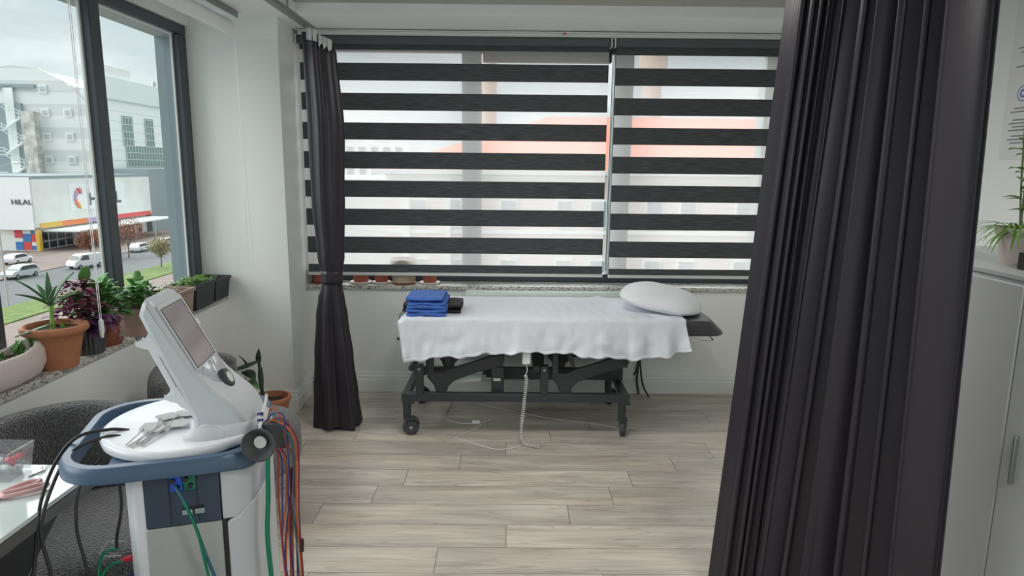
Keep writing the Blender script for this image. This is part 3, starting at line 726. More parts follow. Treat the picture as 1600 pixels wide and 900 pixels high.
# oval blush pot
t = thing('succulent_pot', (-1.85, 2.40, S), 'boat-shaped blush white ceramic pot with small succulents on the sill', 'potted plant')
b = MB()
def boat(u, v):
    a = 2*PI*u; prof = [(.60, 0), (.86, .012), (1.0, .05), (1.0, .085), (.90, .112), (.80, .118), (.74, .108), (.70, .07), (.2, .066)]
    k = v*8; i = min(7, int(k)); f = k-i; r = prof[i][0]*(1-f)+prof[i+1][0]*f; z = prof[i][1]*(1-f)+prof[i+1][1]*f
    y = math.sin(a); lift = .028*max(0, y)**2 if z > .08 else 0
    return (-1.875+.070*r*math.cos(a), 2.41+.215*r*y, S+z+lift)
b.grid(boat, 64, 24, True); b.build('pot', M['oval'], t, smooth=True)
b = MB(); b.lathe([(.001, 0), (1, 0)], (-1.875, 2.41, S+.095), 32, .052, .155, closed=False); b.build('soil', M['soil'], t)
b = MB(); random.seed(4)
for (px, py, q, h) in ((-1.87, 2.49, 30, .05), (-1.87, 2.575, 42, .05), (-1.88, 2.40, 24, .035)):
    for i in range(q):
        a = random.uniform(0, 6.3); e = random.uniform(.1, 1.2); leaf(b, (px+random.uniform(-.012, .012), py+random.uniform(-.015, .015), S+.10+random.uniform(0, h*.6)), (math.cos(a)*e, math.sin(a)*e, 1), h*.7, .006, .1, .3, 3)
b.build('foliage', M['leaf'], t, smooth=True)
# terracotta + aloe
t = thing('aloe_plant', (-1.85, 2.675, S), 'large orange terracotta pot with a spiky aloe on the left sill', 'potted plant')
c = (-1.85, 2.675, S)
pot(t, c, [(.02, 0), (.070, 0), (.074, .012), (.094, .110), (.100, .135), (.106, .140), (.118, .150), (.121, .162), (.118, .174), (.108, .178), (.100, .172), (.096, .15), (.02, .15)], M['terra'], .155, .097)
b = MB(); bp = V((-1.85, 2.665, S+.15))
b.tube(spline([bp, bp+V((.0, 0, .05)), bp+V((.002, .003, .11))]), [.008]*16+[.006], 8)
b.build('stem', M['leafl'], t, smooth=True)
b = MB()
for d, L, W, cu in (((-.3, -.55, .9), .17, .009, .5), ((-.15, -.25, 1.2), .0, .01, .2), ((.0, -.75, .45), .20, .011, .3), ((-.1, .15, 1.1), .14, .011, .1), ((.15, .45, .75), .17, .010, .7), ((.2, .75, .30), .20, .011, .6), ((.25, -.45, .35), .10, .012, .6), ((-.5, .3, .6), .13, .012, .3), ((0.3, 0, .9), .09, .013, .4)):
    if L: leaf(b, bp+V((0, 0, .105)), d, L, W, cu, .5, 8, tip=.8)
for d, L in (((-.2, -1, -.12), .17),): leaf(b, bp+V((0, 0, .03)), d, L, .009, -.1, .5, 8, tip=.8)
b.build('foliage', M['aloe'], t, smooth=True, solid=.004)
b = MB(); random.seed(9)
for i in range(9): a = random.uniform(0, 6.3); leaf(b, bp+V((.03, .02, .0)), (math.cos(a)*.5, math.sin(a)*.5, 1), .035, .004, .3)
b.build('sprout', M['leafl'], t, smooth=True)
# dark ribbed pot with purple leaves
t = thing('purple_plant', (-1.855, 2.885, S), 'dark ribbed glass pot spilling purple and violet leaves on the sill', 'potted plant')
b = MB(); b.grid(lambda u, v: (lambda r: (-1.855+r*math.cos(2*PI*u), 2.885+r*math.sin(2*PI*u), S+.14*v))((.062+.012*v)*(1+.02*math.sin(2*PI*u*26))), 156, 8, True)
b.lathe([(.005, .002), (.062, .002)], (-1.855, 2.885, S), 40, closed=False); b.build('pot', mat('smoked_glass', (.03, .04, .04), .15, coat=.4), t, smooth=True)
b = MB(); b.lathe([(.001, 0), (.070, 0)], (-1.855, 2.885, S+.13), 32, closed=False); b.build('soil', M['soil'], t)
random.seed(12)
b = MB(); b2 = MB(); st = MB()
for i in range(230):
    a = random.uniform(0, 2*PI); r = random.uniform(.0, .10); h = random.uniform(.0, .19)*(1-r*3)
    p = V((-1.86+r*.8*math.cos(a), 2.84+1.35*r*math.sin(a), S+.15+h))
    leaf(b, p, (math.cos(a)*.9, math.sin(a)*.9, random.uniform(-.3, .6)), random.uniform(.032, .055), random.uniform(.011, .017), .7, .3, 4)
for i in range(26):
    a = random.uniform(-1.3, 1.6); p = V((-1.82+.03*math.cos(a), 2.90+.07*math.sin(a), S+.11+random.uniform(0, .07)))
    leaf(b2, p, (.7, .4*math.sin(a), random.uniform(-.5, .4)), random.uniform(.05, .075), .016, .8, .35, 5)
for i in range(12):
    a = i*.52; st.tube(spline([(-1.855, 2.885, S+.12), (-1.855+.03*math.cos(a), 2.88+.04*math.sin(a), S+.2), (-1.855+.06*math.cos(a), 2.87+.07*math.sin(a), S+.26)], 4), .0025, 5)
b.build('foliage', M['purple'], t, smooth=True); tag(b2.build('foliage', M['violet'], t, smooth=True), 'broad violet leaves'); st.build('stem', M['stem'], t)
# broad rounded leaf plants
def broad(name, c, label, seed, n, spread, h0, h1, LL, WW, prof, pm, soil, saucer=None, sx=1, sy=1, top=None, potname='pot'):
    t = thing(name, c, label, 'potted plant'); pot(t, c, prof, pm, *soil, sx=sx, sy=sy)
    if saucer: b = MB(); b.lathe([(.01, .0), (saucer*.85, .0), (saucer, .022), (saucer-.004, .024), (saucer*.8, .006), (.01, .006)], (c[0], c[1], c[2]-.0), 36); b.build('saucer', M['terra2'], t, smooth='a')
    random.seed(seed); b = MB(); st = MB()
    for i in range(n):
        a = random.uniform(0, 2*PI); e = random.uniform(0, 1); p = V((c[0]+spread[0]*e*math.cos(a), c[1]+spread[1]*e*math.sin(a), c[2]+h0+(h1-h0)*random.random()*(1-.5*e)))
        leaf(b, p, (math.cos(a)*(.3+e), math.sin(a)*(.3+e), random.uniform(-.05, .9)), random.uniform(*LL), random.uniform(*WW), .9, .22, 6, tip=.6)
        if i % 4 == 0: st.tube(spline([V(c)+V((0, 0, soil[0])), (V(c)+V((0, 0, soil[0]))).lerp(p, .5)+V((0, 0, .02)), p], 4), .003, 5)
    if top:
        for p, d, L, W in top: leaf(b, p, d, L, W, .4, .2, 6, tip=.6)
    b.build('foliage', M['leaf'], t, smooth=True, solid=.001); st.build('stem', M['stem'], t, smooth=True)
    return t
broad('peperomia_plant', (-1.865, 3.03, S), 'glossy green leafy plant in a small terracotta pot with saucer', 3, 120, (.075, .11), .13, .30, (.05, .08), (.020, .030),
      potprof(.062, .048, .125), M['terra2'], (.11, .056), .075,
      top=[((-1.87, 2.93, S+.31), (.2, -.1, 1), .075, .028), ((-1.86, 2.92, S+.27), (.4, -.6, .7), .07, .026), ((-1.87, 2.86, S+.24), (.5, -.5, .7), .07, .024), ((-1.86, 2.95, S+.28), (.6, .5, .5), .06, .024)])
M['leaf2'] = M['leaf']
broad('bushy_plant', (-1.83, 3.27, S), 'bushy green plant in a round taupe pot behind the machine', 8, 110, (.06, .12), .13, .27, (.045, .07), (.015, .023),
      [(.02, 0), (.088, 0), (.100, .115), (.104, .118), (.106, .135), (.100, .138), (.094, .135), (.090, .115), (.02, .11)], M['taupe'], (.12, .095), None, sx=.95, sy=1.25)
# rectangular planters
def rplanter(t, x0, x1, y0, y1, z0, h, m, tp=.014, lip=.007):
    def ring(e, z): return [(x0+e, y0+e, z), (x1-e, y0+e, z), (x1-e, y1-e, z), (x0+e, y1-e, z)]
    R = [ring(tp, z0), ring(.002, z0+h-.02), ring(-lip+.002, z0+h-.02), ring(-lip, z0+h), ring(.006, z0+h), ring(.01, z0+h-.03)]
    vs = [p for r in R for p in r]; fs = [(3, 2, 1, 0)]
    for k in range(5): fs += [(k*4+i, k*4+(i+1) % 4, k*4+4+(i+1) % 4, k*4+4+i) for i in range(4)]
    b = MB(); b.add(vs, fs); b.build('planter_box', m, t, bevel=.006, seg=3)
    b = MB(); b.grid(lambda u, v: (x0+.008+(x1-x0-.016)*u, y0+.008+(y1-y0-.016)*v, z0+h-.028+.006*wr(u*8, v*12, 2)), 10, 16); b.build('soil', M['soil'], t, smooth=True)
def sprouts(t, x0, x1, y0, y1, z, n, h, W, m, seed, bare=0):
    random.seed(seed); b = MB(); st = MB()
    for i in range(n):
        x = random.uniform(x0, x1); y = random.uniform(y0, y1); hh = h*random.uniform(.4, 1)
        lx, ly = random.uniform(-.02, .02), random.uniform(-.02, .02)
        st.tube([(x, y, z), (x+lx*.5, y+ly*.5, z+hh*.6), (x+lx, y+ly, z+hh)], .0012, 4)
        for k in range(5):
            a = random.uniform(0, 6.3); f = random.uniform(.45, 1); leaf(b, (x+lx*f, y+ly*f, z+hh*f), (math.cos(a), math.sin(a), .35), random.uniform(.012, .022), W, .5, .2, 3)
    b.build('foliage', m, t, smooth=True); tag(st.build('stem', M['stem'], t), kind='stuff')
t = thing('rectangular_planter', (-1.85, 3.55, S), 'beige rectangular planter with a few weak sprouts on the left sill', 'planter')
rplanter(t, -1.925, -1.76, 3.39, 3.715, S, .15, M['taupe']); sprouts(t, -1.89, -1.82, 3.5, 3.62, S+.12, 14, .05, .005, M['leafl'], 5)
t = thing('rectangular_planter', (-1.85, 3.87, S), 'black rectangular planter with trailing bright greens, nearer of the two black ones', 'planter')
rplanter(t, -1.93, -1.765, 3.745, 3.995, S, .15, M['blkpot']); sprouts(t, -1.92, -1.79, 3.70, 3.96, S+.125, 90, .055, .006, M['leafl'], 6)
t = thing('rectangular_planter', (-1.85, 4.13, S), 'black rectangular planter in the window corner, touching the white wall', 'planter')
rplanter(t, -1.93, -1.775, 4.02, 4.235, S, .135, M['blkpot']); sprouts(t, -1.92, -1.80, 4.03, 4.15, S+.11, 40, .05, .006, M['leafl'], 7)
# pots on back sill
def bpot(x, y, r, h, m, label, sm, sr, rt=1.12):
    t = thing('flower_pot', (x, y, S), label, 'flower pot')
    b = MB(); b.lathe(potprof(r*rt, r, h, .004, .004, .02), (x, y, S+.008), 32); b.build('pot', m, t, smooth='a')
    b = MB(); b.lathe([(.01, 0), (sr*.8, 0), (sr, .014), (sr-.003, .016), (sr*.75, .007), (.01, .007)], (x, y, S), 32); tag(b.build('saucer', sm, t, smooth='a'), 'white saucer' if sm is M['saucer'] else 'terracotta saucer')
    b = MB(); b.lathe([(.001, 0), (r, 0)], (x, y, S+h-.012), 24, closed=False); b.build('soil', M['soil'], t)
    return t
Yp = 4.755
bpot(-1.355, Yp, .045, .10, M['terraback'], 'terracotta pot on terracotta saucer half behind the tied curtain', M['terra2'], .056)
bpot(-1.058, Yp, .050, .085, M['terraback'], 'terracotta pot on white saucer just right of the tied curtain', M['saucer'], .078)
bpot(-.912, Yp, .044, .08, M['terraback'], 'terracotta pot on white saucer beside the big beige pot, its left neighbour', M['saucer'], .066)
bpot(-.752, Yp, .080, .175, M['beige'], 'big beige pot on a terracotta saucer on the back sill', M['terra'], .088)
bpot(-.565, Yp, .046, .08, M['terraback'], 'terracotta pot on white saucer, rightmost on the back sill', M['saucer'], .075)
# floor plant in corner
t = thing('dark_leaf_plant', (-1.52, 4.02, 0), 'dark drooping plant in a terracotta pot on the floor in the corner', 'potted plant')
c = (-1.46, 3.98, 0)
pot(t, c, potprof(.105, .075, .20, .007, .012, .03), M['terra'], .165, .098)
b = MB()
b.tube(spline([(-1.52, 4.0, .16), (-1.525, 4.0, .30), (-1.535, 4.0, .40), (-1.53, 4.0, .455)]), .007, 6)
leaf(b, (-1.525, 3.97, .43), (-.75, -.2, -.12), .19, .055, .5, -.25, 8); leaf(b, (-1.535, 4.0, .40), (.05, 0, 1), .10, .018, .0, .5, 6); leaf(b, (-1.53, 4.0, .40), (.05, -.1, -1), .22, .016, .0, .5, 6)
leaf(b, (-1.60, 3.98, .38), (-.3, -.2, 1), .10, .03, .9, .3); leaf(b, (-1.62, 3.97, .36), (.6, -.4, -.1), .12, .04, .7, .3)
leaf(b, (-1.58, 3.96, .14), (-.1, -.1, 1), .2, .03, .3, .3); leaf(b, (-1.56, 3.92, .15), (.0, -.3, 1), .13, .03, .8, .3)
b.build('foliage', M['leafd'], t, smooth=True, solid=.002)
b = MB(); leaf(b, (-1.60, 3.95, .30), (.7, -.3, .1), .11, .03, 1.3, .3); leaf(b, (-1.50, 3.94, .17), (.5, -.6, 1), .11, .006, 1.2, .3); leaf(b, (-1.50, 3.95, .17), (-.2, -.6, .6), .10, .006, 1.2, .3)
tag(b.build('foliage', M['leaf'], t, smooth=True), 'greener lower leaves')

# ------------------------------------------------------------------ tub chairs
def tub(c, rz, label, R=.34, A=1.0, zt=.70, zs=.47):
    t = thing('tub_chair', c, label, 'armchair', None)
    Mx = Matrix.Translation(V(c)) @ Matrix.Rotation(rz, 4, 'Z')
    def shell(u, v):
        a = -A+2*A*u; k = min(1, abs(a)/A); top = zt-.05*k**3; q = v*2*PI; th = .055*(1 if k < .96 else .75)
        cx = math.copysign(abs(math.cos(q))**.6, math.cos(q)); sz = math.copysign(abs(math.sin(q))**.4, math.sin(q))
        zc = (top+.16)/2; hz = (top-.16)/2; zz = zc+hz*sz
        if k > .96: zz = zc+(zz-zc)*.96
        rr_ = R+.01+th*cx-.03+.03*(zz-.4)
        return Mx @ V((math.sin(a)*rr_, math.cos(a)*rr_, zz))
    b = MB(); b.grid(shell, 64, 32)
    b.f += [tuple(range(33)), tuple(range(64*33, 65*33))[::-1]]; b.m += [0, 0]
    b.build('backrest', M['boucle'], t, smooth=True)
    def seat(u, v):
        q = 2*PI*u; e = .72
        x = math.copysign(abs(math.cos(q))**e, math.cos(q)); y = math.copysign(abs(math.sin(q))**e, math.sin(q))
        p = PI*(.002+.996*v); r = abs(math.sin(p))**.28; z = math.copysign(abs(math.cos(p))**.5, math.cos(p))
        return Mx @ V((x*r*(R-.0), -.02+y*r*(R-.03), (zs+.14)/2+(zs-.14)/2*z))
    b = MB(); b.grid(seat, 64, 24, True)
    b.f += [tuple(k*25 for k in range(64))[::-1], tuple(k*25+24 for k in range(64))]; b.m += [0, 0]
    b.build('seat_cushion', M['boucle'], t, smooth=True)
    for sx in (-1, 1):
        for sy in (-1, 1):
            b = MB(); b.T = Mx; b.tube([(sx*.18, sy*.18, .17), (sx*.2, sy*.2, 0)], [.018, .011], 10); b.build('leg', M['black'], t, smooth='a')
    return t
tub((-1.44, 2.10, 0), .85, 'charcoal boucle tub chair tucked behind the glossy table', R=.335, A=1.05, zt=.735, zs=.42)
tub((-1.315, 3.03, 0), 1.3, 'charcoal boucle tub chair by the left wall behind the machine', R=.295, A=1.05, zt=.695, zs=.42)
# ------------------------------------------------------------------ table & items
t = thing('side_table', (-1.5, 1.35, 0), 'glossy white table with dark edge at the lower left', 'table')
b = MB(); b.box(-1.84+.03, -1.163, .55, 1.815, .738, .75); b.build('tabletop', M['table'], t, bevel=.002)
b = MB(); b.box(-1.84+.03, -1.160, .548, 1.817, .708, .738); b.build('edge_band', M['tedge'], t)
for x in (-1.79, -1.20): b = MB(); b.prism([(1.66, .708), (.60, .708), (.60, 0), (.70, 0)], 'x', x, x+.02); b.build('side_panel', M['dark'], t)
t = thing('acrylic_box', (-1.42, 1.78, .75), 'open clear acrylic box of red and white capsules on the table', 'box')
b = MB()
x0, x1, y0, y1 = -1.60, -1.345, 1.70, 1.785
def fr(x0, x1, y0, y1, z0, z1, fl=.012, th=.003):
    A_ = [(x0, y0, z0), (x1, y0, z0), (x1, y1, z0), (x0, y1, z0)]; B_ = [(x0-fl, y0-fl*.6, z1), (x1+fl, y0-fl*.6, z1), (x1+fl, y1+fl*.6, z1), (x0-fl, y1+fl*.6, z1)]
    return A_+B_, [(3, 2, 1, 0)]+[(i, (i+1) % 4, 4+(i+1) % 4, 4+i) for i in range(4)]
b.add(*fr(x0, x1, y0, y1, .752, .835)); b.build('box_body', M['acryl'], t, solid=.003)
random.seed(2); bins = 0
for i in range(26):
    x = random.uniform(-1.50, -1.362); y = random.uniform(1.712, 1.772); z = .765+.016*(i % 3); a = random.uniform(0, 3.1)
    d = V((math.cos(a)*.011, math.sin(a)*.011, 0)); p = V((x, y, z))
    b = MB(); b.tube([p-d, p-d*.5, p, p+d*.5, p+d], [.004, .0075, .0078, .0075, .004], 8)
    o = b.build('capsule', M['redp'] if i % 2 else M['whitep'], smooth=True)
    tag(o, ('red' if i % 2 else 'white')+' plastic capsule in the clear box on the table', 'capsule', ('red' if i % 2 else 'white')+' capsules in the clear box')
t = thing('scissors', (-1.28, 1.62, .752), 'pink handled scissors lying on the glossy table', 'scissors')
for s_, pts in ((1, [(-1.30, 1.615), (-1.278, 1.64), (-1.240, 1.672), (-1.222, 1.672), (-1.224, 1.650), (-1.252, 1.625), (-1.285, 1.603)]), (-1, [(-1.31, 1.625), (-1.305, 1.655), (-1.285, 1.69), (-1.262, 1.70), (-1.258, 1.683), (-1.275, 1.655), (-1.300, 1.615)])):
    b = MB(); q = spline([(x, y, .758+(.003 if s_ > 0 else 0)) for x, y in pts+[pts[0]]], 6); b.tube(q, .0062, 8, caps=False); b.build('handle', M['pinkp'], t, smooth=True)
b = MB(); b.prism([(-1.30, 1.62), (-1.295, 1.60), (-1.42, 1.55), (-1.42, 1.553)], 'z', .756, .758); b.prism([(-1.30, 1.61), (-1.29, 1.60), (-1.415, 1.54), (-1.418, 1.543)], 'z', .758, .760); b.build('blade', M['chrome'], t)
b = MB(); b.tube([(-1.325, 1.80, .752), (-1.30, 1.775, .753), (-1.318, 1.735, .752)], .0022, 6); tag(b.build('tweezers', M['chrome']), 'thin metal tweezers near the far edge of the glossy table', 'tweezers')
# pale paper behind first chair
b = MB(); b.box(-1.79, -1.72, 1.9, 2.12, .772, .776) if False else None

# ------------------------------------------------------------------ physiotherapy machine
O = V((-.80, 1.75, 0)); an = math.radians(17)
TM = Matrix.Translation(O) @ Matrix.Rotation(an, 4, 'Z')
t = thing('therapy_machine', O, 'white and blue physiotherapy machine on a trolley with tilted screen', 'medical machine')
def rr(x0, x1, y0, y1, r, k=6):
    out = []
    for cx, cy, a in ((x1-r, y1-r, 0), (x0+r, y1-r, PI/2), (x0+r, y0+r, PI), (x1-r, y0+r, 1.5*PI)):
        for i in range(k+1): q = a+PI/2*i/k; out.append((cx+r*math.cos(q), cy+r*math.sin(q)))
    return out
# trolley base
b = MB(); b.T = TM; b.prism(rr(-.26, .22, -.20, .33, .08), 'z', .09, .15); b.build('trolley_base', M['mlight'], t, bevel=.02, seg=3)
for x in (-.22, .18):
    for y in (-.15, .28):
        b = MB(); b.T = TM @ Matrix.Translation((x, y, .045)) @ Matrix.Rotation(PI/2, 4, 'X'); b.lathe([(.01, -.014), (.04, -.014), (.045, -.008), (.045, .008), (.04, .014), (.01, .014)], (0, 0, 0), 24); b.build('castor', M['rubber'], t, smooth='a')
# column: left pearl strip, navy panel, grey lower panel, right rounded shell
b = MB(); b.T = TM; b.prism([(-.205, -.10), (-.200, -.125), (-.178, -.152), (-.150, -.155), (-.150, .24), (-.205, .24)], 'z', .15, .845); b.build('side_shell', M['mwhite'], t, bevel=.006, seg=3)
b = MB(); b.T = TM; b.prism(rr(-.155, .02, -.158, .24, .004), 'z', .70, .845); b.build('connector_panel', M['mnavy'], t, bevel=.002)
b = MB(); b.T = TM
b.box(-.098, -.0965, -.1592, -.158, .705, .845); b.box(-.033, -.0315, -.1592, -.158, .705, .845); b.box(-.07, -.02, -.160, -.158, .742, .748); b.box(-.045, -.042, -.160, -.158, .728, .742)
b.build('panel_seam', M['black'], t)
b = MB(); b.T = TM; b.box(-.070, -.046, -.164, -.158, .728, .741); b.box(-.041, -.018, -.164, -.158, .728, .741); b.build('port_cover', M['bdark'], t, bevel=.002)
b = MB(); b.T = TM; b.prism(rr(-.155, .02, -.160, .24, .004), 'z', .15, .698); b.build('front_panel', M['mgrey'], t, bevel=.002)
b = MB(); b.T = TM; b.prism([(.022, -.158), (.05, -.155), (.085, -.14), (.105, -.11), (.112, -.07), (.112, .24), (.022, .24)], 'z', .70, .845); b.build('upper_shell', M['mlight'], t, bevel=.005, seg=3)
b = MB(); b.T = TM; b.prism([(.032, -.158), (.06, -.156), (.10, -.14), (.122, -.11), (.130, -.06), (.130, .24), (.032, .24)], 'z', .15, .692)
b.v = [V((v.x, v.y, v.z+(.075*max(0, ((TM.inverted() @ v).x-.05)/.08) if v.z > .6 else 0))) for v in b.v]
b.build('lower_shell', M['mlight'], t, bevel=.005, seg=3)
b = MB(); b.T = TM; b.box(.020, .032, -.154, .2, .15, .70); b.build('panel_gap', M['black'], t)
# ring handle
b = MB(); b.T = TM
outer = rr(-.352, .135, -.195, .33, .13, 10); 
def sc(p, f): 
    cx, cy = -.108, .0675; return (cx+(p[0]-cx)*f, cy+(p[1]-cy)*f)
n = len(outer)
inner = rr(-.325, .11, -.165, .30, .105, 10)
def ringmesh(b, rings):
    vs = [p for r in rings for p in r]; fs = []
    m = len(rings)
    for k in range(m):
        q = (k+1) % m
        for i in range(n): j = (i+1) % n; fs.append((k*n+i, k*n+j, q*n+j, q*n+i))
    b.add(vs, fs)
ringmesh(b, [[(x, y, .846) for x, y in outer], [(x, y, .874) for x, y in outer], [(*sc((x, y), .975), .886) for x, y in outer], [(x, y, .886) for x, y in inner], [(*sc((x, y), .985), .874) for x, y in inner], [(*sc((x, y), .985), .846) for x, y in inner]])
b.build('ring_handle', M['mblue'], t, smooth='a', bevel=.002, ang=35)
b = MB(); b.T = TM; b.prism(rr(-.235, .115, -.180, .31, .05), 'z', .838, .872); b.build('deck', M['mblue'], t, bevel=.006)
# tray (egg-shaped white disc with raised rim)
def egg(r, z):
    out = []
    for i in range(64):
        a = 2*PI*i/64; x = -.078+.212*r*math.cos(a); y = .062+.228*r*math.sin(a); out.append((x, y, z))
    return out
b = MB(); b.T = TM
R = [egg(.9, .872), egg(.985, .876), egg(1.0, .888), egg(.99, .897), egg(.97, .900), egg(.90, .898), egg(.5, .896), egg(.01, .896)]
vs = [p for r in R for p in r]; fs = [tuple(range(64))[::-1], tuple(range(7*64, 8*64))]
for k in range(7): fs += [(k*64+i, k*64+(i+1) % 64, k*64+64+(i+1) % 64, k*64+64+i) for i in range(64)]
b.add(vs, fs); b.build('tray', M['mwhite'], t, smooth='a', ang=50)
# head: local frame, width axis w, front f
HC = V((-.765, 1.80, .895)); HA = math.radians(8)
HM = Matrix.Translation(HC) @ Matrix.Rotation(HA, 4, 'Z')
# collar
b = MB(); b.T = HM; b.lathe([(.02, -.02), (.128, -.02), (.132, -.008), (.128, .010), (.112, .028), (.105, .030), (.02, .030)], (-.008, -.01, 0), 48, .80, .98); b.build('swivel_collar', M['mlight'], t, smooth='a', ang=50)
b = MB(); b.T = HM @ Matrix.Translation((-.045, -.125, -.004)); b.ell((0, 0, 0), (.058, .026, .036), 28, 16); b.build('collar_scoop', M['mlight'], t, smooth=True)
# side profile (local x = front, z up) from back top, around
Pf = [(-.198, .325), (-.190, .350), (-.180, .366), (-.166, .363), (-.155, .350), (-.068, .180), (-.034, .136), (-.004, .106), (.024, .080), (.045, .052), (.057, .024), (.060, -.005), (-.085, -.005), (-.085, .04), (-.100, .075), (-.115, .12), (-.150, .20)]
b = MB(); b.T = HM
hw = .098
cxm = sum(p[0] for p in Pf)/len(Pf); czm = sum(p[1] for p in Pf)/len(Pf)
def inset(P, d):
    out = []
    m = len(P)
    for i in range(m):
        p0 = V((*P[i-1], 0)); p1 = V((*P[i], 0)); p2 = V((*P[(i+1) % m], 0)); e1 = (p1-p0).normalized(); e2 = (p2-p1).normalized()
        n1 = V((-e1.y, e1.x, 0)); n2 = V((-e2.y, e2.x, 0)); nn = (n1+n2).normalized(); q = p1-nn*d; out.append((q.x, q.y))
    return out
sec = [(0.016, -hw), (.004, -hw+.006), (0, -hw+.018), (0, hw-.018), (.004, hw-.006), (.016, hw)]
vs = []; m = len(Pf)
for d, y in sec:
    for (x, z) in inset(Pf, -d if False else d): vs.append((x, y*(1-.0*z), z))
# choose inset direction so that it shrinks
fs = []
for k in range(len(sec)-1): fs += [(k*m+i, k*m+(i+1) % m, (k+1)*m+(i+1) % m, (k+1)*m+i) for i in range(m)]
fs += [tuple(range(m)), tuple(range(5*m, 6*m))[::-1]]
b.add(vs, fs); HEAD = b.build('screen_housing', M['mlight'], t, smooth='a', ang=60, bevel=.004, seg=3)
# display plane basis
p0 = V((-.155, 0, .350)); p1 = V((-.068, 0, .180)); dn = (p1-p0).normalized(); nrm = V((-dn.z, 0, dn.x)); 
if nrm.x < 0: nrm = -nrm
def dp(a, w, h): return HM @ (p0+dn*a+V((0, w, 0))+nrm*h)
def slab(name, a0, a1, w0, w1, h0, h1, m, parent, **k):
    b = MB(); b.add([dp(a, w, h) for a in (a0, a1) for w in (w0, w1) for h in (h0, h1)], [(0, 1, 3, 2), (4, 6, 7, 5), (0, 4, 5, 1), (2, 3, 7, 6), (0, 2, 6, 4), (1, 5, 7, 3)]); return b.build(name, m, parent, **k)
slab('bezel', .002, .205, -.089, .088, -.002, .003, M['mlight'], t, bevel=.003)
slab('display_surround', .016, .194, -.083, .074, .0015, .004, M['black'], t)
slab('display', .018, .192, -.082, .066, .003, .005, M['screen'], t)
slab('side_button', .085, .105, .094, .101, -.004, .003, M['whitep'], t, bevel=.002)
# clear dome cover with dial
b = MB()
def dome(u, v):
    a = .198+.135*v; w = .086*(1-.9*max(0, (v-.35)/.65)**2.2)*(2*u-1); base = p0+dn*a
    # follow front profile beyond display
    h = .004+.012*math.sin(PI*min(1, v+.1))*(1-abs(2*u-1)**2)
    drop = 0
    x = base.x; z = base.z
    if v > .15: x += .012*((v-.15)/.85)**1.5; z += -.002*v
    return HM @ (V((x, w, z))+nrm*h)
b.grid(dome, 20, 20); b.build('clear_cover', M['cover'], t, smooth=True)
DM = HM @ Matrix.Translation(p0+dn*.262+nrm*.014+V((.006, .002, 0))) @ Matrix.Rotation(math.atan2(nrm.x, nrm.z), 4, 'Y')
b = MB(); b.T = DM; b.lathe([(.005, -.012), (.028, -.012), (.030, .0), (.027, .008), (.02, .010), (.005, .010)], (0, 0, 0), 32); k_ = b.build('dial', M['rubber'], t, smooth='a')
b = MB(); b.T = DM; b.lathe([(.002, .0105), (.016, .0105), (.017, .0095)], (0, 0, 0), 28); tag(b.build('dial_cap', M['gasket'], k_, smooth='a'), 'pale dial centre')
# cable hooks on the back
def hook(a, lbl):
    bq = V((-.150, 0, .20)).lerp(V((-.100, 0, .075)), a); b = MB(); out = V((-.86, 0, -.5))
    pr = [(0, .022), (.014, .012), (.030, .010), (.036, .018), (.040, .010), (.030, -.002), (.018, -.012), (.014, -.028), (.004, -.040), (0, -.045)]
    ux = V((-.9, 0, -.42)).normalized(); uz = V((-.42, 0, .9)).normalized()
    vs = [HM @ (bq+ux*(x-.006)+uz*z+V((0, y, 0))) for y in (-.094, -.05) for x, z in pr]; m_ = len(pr)
    b.add(vs, [tuple(range(m_)), tuple(range(m_, 2*m_))[::-1]]+[(i, (i+1) % m_, m_+(i+1) % m_, m_+i) for i in range(m_)])
    b.build('cable_hook', M['mwhite'], t, bevel=.003, seg=3)
hook(-.42, ''); hook(.75, '')
b = MB()
q0 = V((-.171, 0, .245)); q1 = V((-.112, 0, .105)); o_ = V((-.9, 0, -.42)).normalized()
b.add([HM @ (q+o_*h+V((0, w, 0))) for q in (q0, q1) for w in (-.093, -.05) for h in (-.004, .012)], [(0, 1, 3, 2), (4, 6, 7, 5), (0, 4, 5, 1), (2, 3, 7, 6), (0, 2, 6, 4), (1, 5, 7, 3)])
b.build('hook_rail', M['mwhite'], t, bevel=.003)
# connectors on navy panel
b = MB(); b.T = TM; b.box(-.094, -.064, -.166, -.157, .795, .838); b.build('connector', M['blue_c'], t, bevel=.003)
b = MB(); b.T = TM; b.box(-.064, -.034, -.166, -.157, .795, .842); tag(b.build('connector', M['greenc'], t, bevel=.003), 'green socket block')
b = MB(); b.T = TM
for x, z in ((-.085, .825), (-.075, .808), (-.055, .828), (-.045, .81)): b.tube([(x, -.16, z), (x, -.174, z)], .006, 10)
b.build('plug', M['black'], t, smooth='a')
def wire(name, pts, r, m, lbl=None, T=None):
    b = MB()
    if T is not None: b.T = T
    b.tube(spline(pts, 8), r, 7); o = b.build(name, m, t, smooth=True)
    if lbl: tag(o, lbl)
    return o
wire('lead_wire', [(-.080, -.172, .815), (-.06, -.20, .79), (-.035, -.21, .72), (-.018, -.205, .64), (.0, -.195, .56), (.03, -.19, .42), (.06, -.19, .25), (.03, -.2, .16)], .0042, M['teal_c'], 'teal lead', TM)
wire('lead_wire', [(-.076, -.172, .805), (-.055, -.205, .78), (-.03, -.212, .70), (-.02, -.207, .62), (-.012, -.195, .54), (.0, -.19, .40), (.02, -.19, .25), (.0, -.2, .16)], .0036, M['green_c'], 'green lead', TM)
